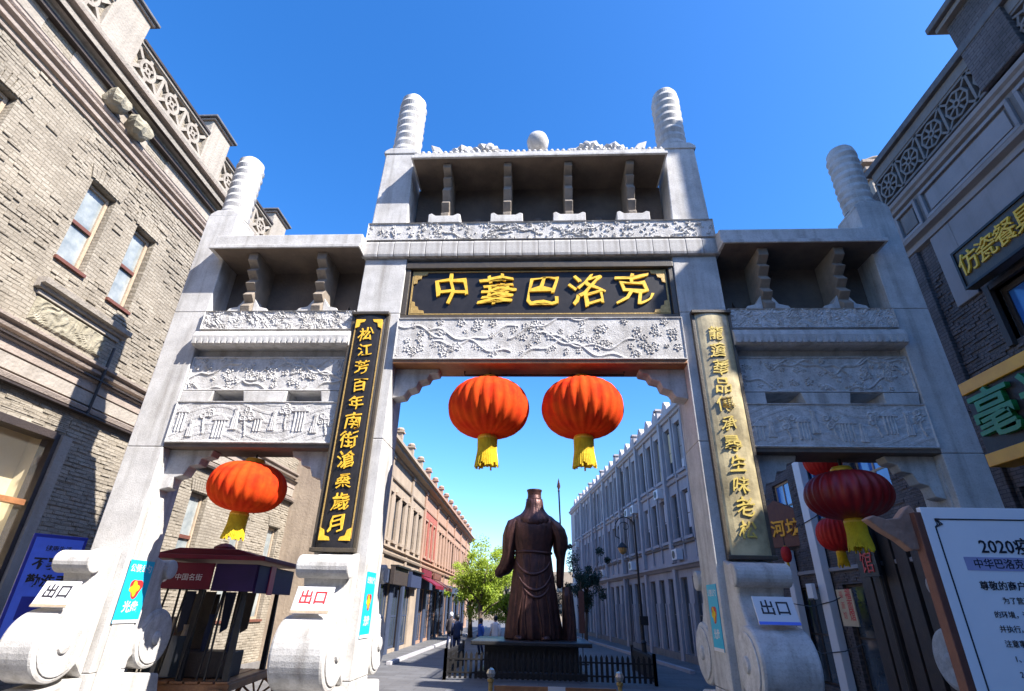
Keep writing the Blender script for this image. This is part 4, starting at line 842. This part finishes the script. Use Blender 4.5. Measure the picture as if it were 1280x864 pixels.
# ================================================================ STATUE
pl = thing('statue_plinth', 'black stone plinth with wide top slab under the bronze statue', 'plinth', (-.25, 14.2, 0))
MB().box(-1.65, 1.65, -1.2, 1.2, 0, .98).build('block', PLINTH, pl, bevel=.02); MB().box(-2.1, 2.1, -1.6, 1.6, .98, 1.12).build('top_slab', PLINTH, pl, bevel=.03)
MB().box(-1.85, 1.85, -1.4, 1.4, .0, .2).build('step', PLINTH, pl, bevel=.02)
for k in range(-1, 2): MB().box(k*1.05-.48, k*1.05+.48, -1.215, -1.2, .28, .9).build('panel', PLINTH, pl, bevel=.01)
st = thing('statue', 'dark bronze statue of a robed figure seen from behind, flat hat, holding a spear', 'statue', (-.2, 14.1, 1.12))
def folds(a, j, q):
    k_ = .88
    hem = max(0, 1-q[2]/3.0); return k_+hem*(.04*math.sin(15*a+.6*q[2])+.035*math.sin(7*a+1.3+q[2])+.02*math.sin(31*a+q[2])) + .014*math.sin(11*a+2.2*q[2])+.008*math.sin(24*a-3*q[2])
secs = [(0.0, 0, 0, 1.16, .78), (0, 0, .06, 1.18, .8), (.0, 0, .5, 1.12, .75), (.0, 0, 1.1, 1.04, .68), (.0, 0, 1.7, .97, .62), (.0, 0, 2.2, .91, .57), (.0, 0, 2.55, .86, .53), (.0, 0, 2.85, .81, .5), (.0, 0, 3.0, .79, .48),
        (.0, 0, 3.15, .83, .5), (.0, -.02, 3.5, .92, .53), (.0, -.03, 3.85, 1.0, .56), (.0, -.03, 4.08, 1.04, .54), (.0, -.02, 4.26, .99, .5), (.02, 0, 4.38, .82, .42), (.03, .02, 4.5, .56, .34), (.04, .03, 4.6, .34, .26), (.04, .04, 4.7, .26, .24)]
MB().loft(secs, 120, folds).build('robe', BRONZE, st, smooth=True)
hd = MB().loft([(.04, .05, 4.55, .24, .24), (.04, .06, 4.7, .27, .29), (.04, .06, 4.85, .3, .33), (.04, .06, 5.0, .3, .33), (.04, .05, 5.1, .26, .28), (.04, .05, 5.14, .05, .06)], 32).build('head', BRONZE, st, smooth=True)
f = MB(); f.loft([(.04, .38, 4.95, .03, .04), (.04, .43, 4.86, .045, .05), (.04, .38, 4.8, .03, .03)], 8)     # nose
for s_ in (-1, 1): f.loft([(.04+s_*.3, .1, 4.8, .02, .04), (.04+s_*.325, .09, 4.9, .035, .07), (.04+s_*.3, .09, 4.99, .02, .04)], 8)
for s_ in (-1, 1): f.loft([(.04+s_*.11, .36, 4.92, .04, .02), (.04+s_*.11, .38, 4.95, .05, .025), (.04+s_*.11, .36, 4.98, .04, .02)], 8)
f.loft([(.04, .36, 4.69, .05, .02), (.04, .38, 4.72, .09, .03), (.04, .36, 4.75, .05, .02)], 8); f.loft([(.04, .3, 4.2, .04, .03), (.04, .38, 4.5, .14, .07), (.04, .33, 4.66, .17, .08)], 12)
f.build('face', BRONZE, hd, smooth=True)
MB().loft([(.03, -.14, 4.02, .60, .38), (.03, -.14, 4.12, .70, .40), (.03, -.13, 4.28, .68, .40), (.03, -.1, 4.42, .58, .37), (.04, -.06, 4.55, .46, .36), (.04, -.03, 4.68, .39, .36), (.04, -.02, 4.82, .36, .36), (.04, -.02, 4.98, .34, .36), (.04, 0, 5.06, .31, .34)], 64, lambda a, j, q: 1+.025*math.sin(22*a)+.02*math.sin(9*a+j)).build('neck_drape', BRONZE, st, smooth=True)
MB().loft([(.04, .03, 5.02, .335, .365), (.04, .03, 5.06, .345, .375), (.04, .03, 5.09, .30, .33), (.04, .02, 5.22, .275, .29), (.04, .0, 5.34, .285, .29), (.04, .0, 5.40, .31, .31), (.04, .0, 5.45, .315, .31), (.04, 0, 5.46, .28, .28), (.04, 0, 5.465, .02, .02)], 32).build('hat', BRONZE, st, smooth=False)
# arms as wide hanging sleeves
def sl(a, j, q): return 1+.06*math.sin(5*a+j)+.03*math.sin(11*a)
MB().loft([(-1.2, .35, 2.16, .2, .2, .06), (-1.22, .33, 2.22, .30, .30, .07), (-1.17, .28, 2.38, .36, .33, .05), (-1.05, .2, 2.6, .30, .3, .02), (-.98, .1, 2.95, .25, .29), (-.97, .03, 3.3, .26, .3), (-.93, 0, 3.65, .29, .33), (-.83, 0, 3.98, .31, .35), (-.76, 0, 4.2, .28, .3), (-.5, 0, 4.36, .18, .2)], 48, sl).build('left_sleeve', BRONZE, st, smooth=True)
MB().loft([(1.02, .2, 1.75, .06, .1), (1.03, .2, 1.85, .13, .2), (1.05, .2, 2.3, .15, .22), (1.08, .2, 2.8, .17, .24), (1.06, .16, 3.05, .24, .3), (1.1, .1, 3.25, .30, .34), (1.07, .04, 3.6, .30, .36), (.94, 0, 3.92, .31, .36), (.77, 0, 4.16, .28, .31), (.56, 0, 4.34, .18, .2)], 48, sl).build('right_sleeve', BRONZE, st, smooth=True)
def hand(parent, c, d, name):
    h = MB(); h.loft([(c[0], c[1], c[2]-.1, .06, .05), (c[0], c[1], c[2], .09, .07), (c[0], c[1], c[2]+.12, .07, .06)], 12)
    for k in range(4):
        z = c[2]+.07-.05*k; h.tube([(c[0]-d*.02, c[1]+.06, z), (c[0]+d*.07, c[1]+.1, z), (c[0]+d*.13, c[1]+.05, z), (c[0]+d*(.11-.01*k), c[1]-.03, z)], [.025, .024, .022, .016], 6)
    h.tube([(c[0], c[1]-.05, c[2]+.05), (c[0]+d*.07, c[1]-.08, c[2]+.09), (c[0]+d*.12, c[1]-.04, c[2]+.1)], [.028, .025, .018], 6)
    h.build(name, BRONZE, parent, smooth=True)
hand(st, (1.02, .46, 3.25), 1, 'right_hand'); hand(st, (-1.3, .58, 2.2), -1, 'left_hand')
sp_ = MB(); sp_.tube([(1.2, .5, .02), (1.14, .5, 3.2), (1.07, .46, 5.55)], .032, 8); spo = sp_.build('spear_shaft', BRONZE, st)
MB().loft([(1.07, .46, 5.5, .05, .05), (1.07, .46, 5.58, .03, .03), (1.07, .46, 5.7, .075, .02), (1.07, .46, 5.85, .05, .015), (1.07, .46, 6.05, .005, .004)], 12).build('spear_head', BRONZE, spo)
# belt, hanging cords and drapery ridges
bl = []; n = 60
def rp(a, z, rx, ry, o=.02): return ((rx+o)*math.cos(a), (ry+o)*math.sin(a), z)
MB().tube([rp(2*math.pi*k/n, 3.0+.02*math.sin(k*.2), .70, .425, .015) for k in range(n+1)], .05, 8).build('belt', BRONZE, st, smooth=True)
for j, (a0, a1, zt, sag) in enumerate(((math.pi*1.12, math.pi*1.88, 2.75, .55), (math.pi*1.2, math.pi*1.86, 2.3, .65), (math.pi*1.3, math.pi*1.8, 1.9, .5))):
    pts = []
    for k in range(22):
        t = k/21; a = a0+(a1-a0)*t; z = zt-sag*math.sin(math.pi*t); s_ = 1-z/3.0; rx = .71+.33*max(0, s_); ry = .43+.27*max(0, s_); pts.append(rp(a, z, rx, ry, -.01))
    MB().tube(pts, [.02+.045*math.sin(math.pi*k/21) for k in range(22)], 8).build('drape_fold', BRONZE, st, smooth=True)
for a in (1.33, 1.42, 1.58, 1.70):
    pts = []
    for k in range(14):
        z = 2.9-k*.22; s_ = max(0, 1-z/3.0); aa = math.pi*a+.08*math.sin(k*.5+a*9); pts.append(rp(aa, z, .71+.33*s_, .43+.27*s_, -.005))
    MB().tube(pts, [.02+.03*k/13 for k in range(14)], 8).build('robe_fold', BRONZE, st, smooth=True)
MB().loft([(-.5, -.55, 0, .2, .28), (-.5, -.55, .08, .2, .28), (-.5, -.5, .16, .12, .2)], 16).build('shoe', BRONZE, st, smooth=True); MB().loft([(.45, -.55, 0, .2, .28), (.45, -.55, .08, .2, .28), (.45, -.5, .16, .12, .2)], 16).build('shoe', BRONZE, st, smooth=True)
MB().loft([(1.36, .12, 0, .27, .3), (1.35, .12, .7, .24, .26), (1.32, .14, 1.5, .2, .22), (1.3, .16, 1.8, .12, .14)], 20, lambda a, j, q: 1+.1*math.sin(6*a+j)).build('rock_support', BRONZE, st)

# low picket fence round the plinth
fc = thing('picket_fence', 'low black picket fence around the statue plinth', 'fence', (.3, 12, 0))
pm = MB().prism([(-.045, .06), (.045, .06), (.045, .74), (0, .84), (-.045, .74)], -.012, .012, 'y').mesh('pale', BLACK)
def run(x0, y0, x1, y1):
    L_ = math.hypot(x1-x0, y1-y0); n = int(L_/.17); a = math.atan2(y1-y0, x1-x0)
    for k in range(n+1):
        o = put('pale', pm, fc, (x0+(x1-x0)*k/n, y0+(y1-y0)*k/n, 0)); o.rotation_euler = (0, 0, a)
    for z in (.2, .58): MB().box(0, L_, -.03, -.012, z, z+.05).build('rail', BLACK, fc, loc=(x0, y0, 0)).rotation_euler = (0, 0, a)
    for x, y in ((x0, y0), (x1, y1)): MB().box(-.05, .05, -.05, .05, 0, .9).build('post', BLACK, fc, loc=(x, y, 0))
run(-3.4, 0, 3.5, 0); run(-3.4, 0, -3.4, 4.6); run(3.5, 0, 3.5, 4.6)

# bollards with faceted glass balls
for k, (x, lab) in enumerate(((-1.03, 'gold bollard with a cut glass ball at the left of the passage'), (1.73, 'gold bollard with a cut glass ball at the right of the passage'))):
    t = thing('bollard', lab, 'bollard', (x, 5.1, 0), 0, 'short bollards with glass balls')
    MB().lathe([(.09, 0), (.09, .06), (.05, .1), (.045, .72), (.07, .75), (.07, .8)], (0, 0, 0), 14).build('post', GOLDT, t); MB().lathe([(.02, -.1), (.07, -.07), (.1, 0), (.07, .07), (.02, .1)], (0, 0, .9), 9).build('glass_ball', CHROME, t)
t = thing('barrier', 'low timber barrier board between the two bollards', 'barrier', (.35, 5.1, 0))
for z in (.10, .34, .58): MB().box(-1.3, 1.3, -.02, .02, z, z+.1).build('plank', WOOD, t, bevel=.005)
for x in (-1.1, 1.1): MB().box(x-.05, x+.05, .02, .08, 0, .68).build('post', WOOD, t)
MB().box(-.15, .22, -.03, -.021, .5, .69).build('white_card', WHITE, t)

# ================================================================ STREET LAMP
lp = thing('street_lamp', 'tall black street lamp with scroll crook and hanging lantern on the right of the street', 'street lamp', (4.45, 17.5, 0))
MB().lathe([(.2, 0), (.2, .15), (.12, .25), (.1, .9), (.13, .95), (.065, 1.05), (.055, 3), (.045, 5.9), (.02, 6.1), (.01, 6.25)], (0, 0, 0), 12).build('pole', BLACK, lp)
pts = [(0, 0, 5.1)]+[(-.45+.45*math.cos(a), 0, 5.55+.5*math.sin(a)) for a in [R(-10+12*k) for k in range(18)]]+[(-.9, 0, 5.2), (-.72, 0, 5.1)]
MB().tube(pts, .028, 6).build('scroll_arm', BLACK, lp)
MB().tube([(-.45+.3*(1-k/16)*math.cos(R(200-28*k)), 0, 5.6+.3*(1-k/16)*math.sin(R(200-28*k))) for k in range(15)], .02, 6).build('inner_scroll', BLACK, lp)
MB().tube([(-.62, 0, 5.12), (-.62, 0, 4.95)], .015, 6).build('chain', BLACK, lp)
MB().lathe([(.03, .32), (.1, .26), (.22, .12), (.24, .08), (.2, .08)], (-.62, 0, 4.62), 12).build('hood', BLACK, lp)
MB().lathe([(.2, .08), (.19, -.02), (.13, -.14), (.03, -.2)], (-.62, 0, 4.62), 10).build('lamp_globe', mat('amber_glass', (.55, .30, .10), None, .15), lp)
MB().box(-.1, .25, -.12, .12, 1.6, 1.95).build('speaker_box', BLACK, lp)

# ================================================================ VENDOR CART behind the left opening
ct = thing('vendor_cart', 'maroon roofed wooden vendor cart standing behind the left side opening', 'cart', (-7.05, 2.0, 0), R(8))
W, Dp = 1.75, 2.1
MB().box(0, W, 0, Dp, .78, .9).build('deck', WOOD, ct, bevel=.01)
for k in range(7): MB().box(.02+k*W/7, (k+1)*W/7-.02, -.03, Dp+.03, .901, .935).build('plank', WOOD, ct, bevel=.006)
for x in (.06, W*.5, W-.1):
    for y in (.06, Dp-.1): MB().frus((x-.05, x+.05, y-.05, y+.05), (x-.035, x+.035, y-.035, y+.035), .935, 2.45).build('post', BLACK, ct)
for x in (W*.28, W*.74): MB().box(x-.015, x+.015, .05, .08, .935, 2.4).build('thin_rod', BLACK, ct)
def fascia(x0, x1, y0, y1, m, z0=2.38, z1=2.78): return MB().box(x0, x1, y0, y1, z0, z1)
fs = MB().prism([(-.12, -.16), (W*.62, -.16), (W*.62, -.12), (-.12, -.12)], 2.36, 2.80, 'z').build('fascia', MAROON, ct, bevel=.01)
MB().lathe([(.075, 0), (.075, .006), (.055, .006), (.055, 0)], (0, 0, 0), 20, None, Matrix.Translation((.25, -.162, 2.54)) @ FRONT).build('emblem', WHITE, fs)
text('中国名街', .12, WHITE, fs, (.68, -.163, 2.55), .001, 0, name='lettering')
MB().box(W*.63, W+.1, -.14, -.1, 2.34, 2.8).build('fascia', PURPLE, ct, bevel=.01); MB().box(W+.08, W+.12, -.1, Dp+.1, 2.32, 2.8).build('fascia', PURPLE, ct, bevel=.01)
MB().box(W+.125, W+.14, .55, .85, 2.3, 2.82).build('pink_strip', PINK, ct)
MB().box(.1, .12, .2, 1.9, 2.36, 2.78).build('fascia', MAROON, ct)
MB().box(-.22, W+.24, -.28, Dp+.2, 2.86, 2.94).build('roof_board', MAROON, ct, bevel=.015)
MB().prism([(-.1, 2.94), (W+.1, 2.94), (W*.8, 3.06), (W*.2, 3.06)], -.1, Dp, 'y').build('roof_hump', MAROON, ct, bevel=.02)
MB().lathe([(.22, 0), (.2, .1), (.1, .16), (.01, .18)], (W*.45, Dp*.4, 3.06), 14).build('roof_knob', MAROON, ct)
MB().box(.12, W*.45, Dp*.55, Dp*.58, .95, 2.3).build('back_pane', DARKW, ct); MB().box(.1, W*.4, .3, .34, .95, 1.6).build('front_pane', WGL, ct)
for k in range(5): MB().tube([(.2+k*.33, .0, .95), (.3+k*.33, .02, 2.36)], .02, 6).build('rod', BLACK, ct)
for k in range(4): MB().prism([(.25+k*.36, 2.34), (.45+k*.36, 2.34), (.42+k*.36, 1.7), (.3+k*.36, 1.62)], Dp*.4+k*.06, Dp*.4+.03+k*.06, 'y').build('hanging_cloth', (NAVY, DARKW, NAVY, DARKW)[k], ct)
MB().box(.15, W-.2, .4, 1.0, .94, 1.35).build('counter', DARKW, ct, bevel=.02)
for x, h in ((.3, .55), (.55, .42), (W*.55, .6), (W*.8, .45)): MB().lathe([(.07, 0), (.075, h*.5), (.05, h*.8), (.06, h)], (x, .6, 1.35), 10).build('goods_jar', PALEW if x < .6 else NAVY, ct)
def wheel(cx, cy, r_):
    M = Matrix.Translation((cx, cy, r_)) @ Matrix.Rotation(R(90), 4, 'X')
    b = MB(); n = 28
    for k in range(n):
        a, c = 2*math.pi*k/n, 2*math.pi*(k+1)/n
        b.prism([((r_-.08)*math.cos(a), (r_-.08)*math.sin(a)), (r_*math.cos(a), r_*math.sin(a)), (r_*math.cos(c), r_*math.sin(c)), ((r_-.08)*math.cos(c), (r_-.08)*math.sin(c))], -.04, .04, 'z', M)
    wo_ = b.build('wheel', WOOD, ct)
    for k in range(10):
        a = 2*math.pi*k/10; MB().tube([tuple(M @ Vector((.06*math.cos(a), .06*math.sin(a), 0))), tuple(M @ Vector(((r_-.06)*math.cos(a), (r_-.06)*math.sin(a), 0)))], .022, 6).build('spoke', WOOD, wo_)
    MB().lathe([(.09, -.08), (.1, 0), (.06, .1)], (0, 0, 0), 12, None, M).build('hub', DARKW, wo_)
for x, y in ((.35, -.1), (W-.2, -.1), (.35, Dp+.1), (W-.2, Dp+.1)): wheel(x, y, .42)

# ================================================================ NOTICE BOARD on the right, near
nb_ = thing('notice_board', 'large white notice board with black text in a brown frame at the right edge', 'notice board', (3.2, -3.5, 0))
MB().box(.0, 2.0, 0, .05, .85, 3.02).build('panel', mat('white_notice_sheet', (.86, .85, .88), (.80, .80, .84), .35, 2, coat=.3), nb_, bevel=.004)
MB().box(-.06, -.0, .0, .1, .4, 2.98).build('frame_side', REDW, nb_, bevel=.006); MB().box(2.0, 2.06, .0, .1, .4, 2.98).build('frame_side', WOOD, nb_, bevel=.006)
for x in (.1, 1.9): MB().box(x-.05, x+.05, .051, .15, 0, 2.9).build('post', DARKW, nb_)
ln = MB(); ln.box(.13, 1.87, -.004, 0, 2.92, 2.93); ln.box(.075, .085, -.004, 0, .95, 2.86); ln.box(1.915, 1.925, -.004, 0, .95, 2.86); ln.box(.13, 1.87, -.004, 0, .93, .94); ln.build('border_line', INK, nb_)
fl = MB(); [fl.tube([(.075, -.004, 2.86), (.10+.02*q, -.004, 2.885), (.09, -.004, 2.91+.01*q), (.13, -.004, 2.925)], .006, 4) for q in (0, 1, 2)]; fl.build('corner_flourish', INK, nb_)
def tl(s, size, x, z, m=INK, off=.004, c=False): return text(s, size, m, nb_, (x, -.004, z), .0008, off, name='text_line', center=c)
tl('2020疫情防控公告', .135, .37, 2.67, off=.012)
MB().box(.22, 1.8, -.003, -.0005, 2.535, 2.635).build('heading_bar', mat('lilac_heading_bar', (.36, .36, .58)), nb_)
tl('中华巴洛克街区疫情防控须知告示', .078, .28, 2.558, off=.01)
rows = [('尊敬的商户：', .27, .07, .014), ('为了营造消费放心、安全', .4, .052, .004), ('的环境，请各商户认真阅读', .3, .052, .004), ('并执行。', .3, .052, .004), ('注意事项：', .3, .052, .006), ('1、经营场所严格控制人员', .33, .052, .004), ('2、从业人员上岗须佩戴', .33, .052, .004), ('口罩及定期消毒通风，', .33, .052, .004), ('卫生间每日清洁消毒。', .33, .052, .004), ('1、每日测量体温登记，', .33, .052, .004), ('凡不合格者禁止进入。', .33, .052, .004), ('3、广场人员保持距离', .33, .052, .004), ('不聚集不扎堆，', .33, .052, .004), ('请各位商户配合。', .33, .052, .004), ('特此通知', .6, .052, .004)]
for k, (s_, x, sz, off) in enumerate(rows): tl(s_, sz, x+.01*k*.2, 2.40-k*.098, off=off)
hr = MB().prism([(-.42, 2.93), (-.36, 2.96), (-.26, 2.93), (-.16, 2.94), (-.08, 3.02), (-.03, 3.05), (-.0, 2.98), (-.0, 2.70), (-.12, 2.68), (-.2, 2.76), (-.32, 2.84)], .06, .16, 'y').build('carved_head_rail', TAN, nb_, bevel=.01)

# ================================================================ PEOPLE (far up the street, seen from behind)
def person(label, loc, rz, coat, trousers, s=1.0, hat=None, step=.12):
    t = thing('person', label, 'person', loc, rz); t.scale = (s, s, s)
    J = [(0, 0, .93), (0, .01, 1.15), (0, .02, 1.38), (0, .02, 1.5), (0, .03, 1.6), (.09, 0, .9), (.1, step*.5, .48), (.1, step*-.2, .07), (.1, .12-step*.2, .04), (-.09, 0, .9), (-.1, -step*.1, .48), (-.1, -step, .07), (-.1, .12-step, .04),
         (.19, .02, 1.42), (.24, -.02, 1.14), (.23, .1, .9), (.23, .14, .82), (-.19, .02, 1.42), (-.24, -.04, 1.14), (-.23, .02, .9), (-.23, .05, .82), (0, .035, 1.7)]
    E = [(0, 1), (1, 2), (2, 3), (3, 4), (4, 21), (0, 5), (5, 6), (6, 7), (7, 8), (0, 9), (9, 10), (10, 11), (11, 12), (2, 13), (13, 14), (14, 15), (15, 16), (2, 17), (17, 18), (18, 19), (19, 20)]
    rad = [.14, .13, .15, .055, .09, .09, .06, .04, .035, .09, .06, .04, .035, .065, .045, .032, .03, .065, .045, .032, .03, .07]
    me = bpy.data.meshes.new('body'); me.from_pydata(J, E, []); me.materials.append(SKIN)
    o = put('body', me, t); o.modifiers.new('skin', 'SKIN'); sv = me.skin_vertices[0].data
    for i, r_ in enumerate(rad): sv[i].radius = (r_, r_*.8)
    sv[0].use_root = True; ss_ = o.modifiers.new('s', 'SUBSURF'); ss_.levels = 1; ss_.render_levels = 1
    c = MB(); c.loft([(0, .0, .78, .2, .15), (0, .0, .95, .19, .145), (0, .01, 1.15, .175, .135), (0, .02, 1.35, .205, .145), (0, .02, 1.45, .17, .12), (0, .03, 1.52, .07, .07)], 20)
    for s_ in (-1, 1):
        q = [J[13], J[14], J[15]] if s_ > 0 else [J[17], J[18], J[19]]; c.tube(q, [.075, .06, .05], 10)
    c.build('coat', coat, t, smooth=True)
    p = MB(); p.tube([J[5], J[6], (J[7][0], J[7][1], .1)], [.105, .075, .06], 10); p.tube([J[9], J[10], (J[11][0], J[11][1], .1)], [.105, .075, .06], 10); p.build('trousers', trousers, t, smooth=True)
    sh_ = MB(); [sh_.loft([(j[0], j[1]+.05, 0, .05, .13), (j[0], j[1]+.05, .06, .05, .12), (j[0], j[1]+.02, .1, .04, .07)], 12) for j in (J[7], J[11])]; sh_.build('shoes', BLACK, t, smooth=True)
    MB().loft([(0, -.0, 1.58, .09, .09), (0, .0, 1.68, .105, .12), (0, .01, 1.76, .095, .115), (0, .02, 1.81, .05, .06), (0, .02, 1.82, .01, .01)], 16).build('hair' if not hat else 'cap', hat or INK, t, smooth=True)
    return t
person('person in dark navy clothes walking up the left side of the street', (-3.95, 20.6, 0), .1, NAVY, NAVY, 1.0, BLACK)
person('person in grey coat and white cap beyond the walker in navy', (-5.0, 25.5, 0), -.2, mat('dark_grey_cloth', (.06, .05, .055)), NAVY, 1.02, WHITE, .15)
person('person in pale jacket behind the plinth, left of the statue', (-2.15, 21.5, 0), 2.8, WHITE, mat('beige_cloth', (.35, .28, .2)), .98)
person('person in bright blue jacket behind the plinth, left of the pale jacket', (-2.95, 22.2, 0), 2.2, mat('bright_blue_cloth', (.02, .09, .38)), NAVY, .9)
t = thing('banner_stand', 'narrow red banner stand right of the statue', 'banner', (1.95, 18.5, 0), -.1)
MB().box(-.13, .13, -.02, .02, 1.2, 2.9).build('banner', REDW, t); MB().tube([(0, .03, 0), (0, .03, 3.3)], .02).build('pole', BLACK, t); MB().lathe([(.25, 0), (.25, .04), (.05, .08)], (0, .03, 0), 14).build('foot', BLACK, t)

# ================================================================ TREES
def tree(label, loc, h, cr, seed, m, n=5200, trunk=.16, dark=False, grp='trees at the end of the street'):
    rs = random.Random(seed); t = thing('tree', label, 'tree', loc, 0, grp)
    tk = MB(); top = h*.62; lean = rs.uniform(-.3, .3)
    tk.tube([(0, 0, 0), (lean*.3, 0, h*.2), (lean, .1, h*.42), (lean*1.2, 0, top)], [trunk*1.3, trunk, trunk*.75, trunk*.3], 9)
    tips = []
    for k in range(11):
        a = rs.uniform(0, 6.28); z0 = h*rs.uniform(.25, .55); L_ = cr*rs.uniform(.5, .95); zt = z0+h*rs.uniform(.12, .42)
        p1 = (lean*.8+L_*.5*math.cos(a), L_*.5*math.sin(a), (z0+zt)/2+.1); p2 = (lean*.8+L_*math.cos(a), L_*math.sin(a), min(zt, h*.95))
        tk.tube([(lean*.7, 0, z0), p1, p2], [trunk*.45, trunk*.25, trunk*.08], 6); tips += [p1, p2]
    tk.build('trunk', BARK, t, smooth=True)
    cl = []
    for k in range(34):
        q = rs.choice(tips); cl.append((q[0]+rs.gauss(0, cr*.28), q[1]+rs.gauss(0, cr*.28), min(h, max(h*.25, q[2]+rs.gauss(0, h*.1))), cr*rs.uniform(.16, .38)))
    lf = MB(); v = lf.v; f = lf.f
    for k in range(n):
        c = cl[int(rs.random()*len(cl))]; d = Vector((rs.gauss(0, 1), rs.gauss(0, 1), rs.gauss(0, 1)*.75)).normalized()*c[3]*rs.random()**.45
        p = Vector(c[:3])+d; s = rs.uniform(.05, .1)*(1.0 if not dark else .8); a = Vector((rs.gauss(0, 1), rs.gauss(0, 1), rs.gauss(0, 1))).normalized(); b = a.orthogonal().normalized()*s*.5; a = a*s
        i = len(v); v += [tuple(p-a), tuple(p+b), tuple(p+a), tuple(p-b)]; f.append((i, i+1, i+2, i+3))
    lf.build('crown', m, t, fix=False)
    return t
tree('bright green spring tree with forked trunk left of the statue', (-4.0, 33, 0), 6.3, 2.3, 3, LEAF, 14000)
tree('bright green tree nearer the salmon terrace, left of the forked one', (-5.3, 38, 0), 5.2, 1.7, 4, LEAF, 8000)
tree('low yellow green tree close behind the statue', (-2.4, 38, 0), 5.4, 2.2, 8, LEAF, 11000)
tree('tall green tree farthest up the street', (-1.2, 52, 0), 6.2, 2.4, 9, LEAF, 8000)
tree('dark pine like tree right of the statue', (3.0, 30, 0), 6.0, 1.3, 6, LEAFD, 8000, .1, True)
tree('dark green tree beyond the pine, deep in the street', (1.2, 46, 0), 5.5, 1.8, 12, LEAFD, 7000, .12, True)
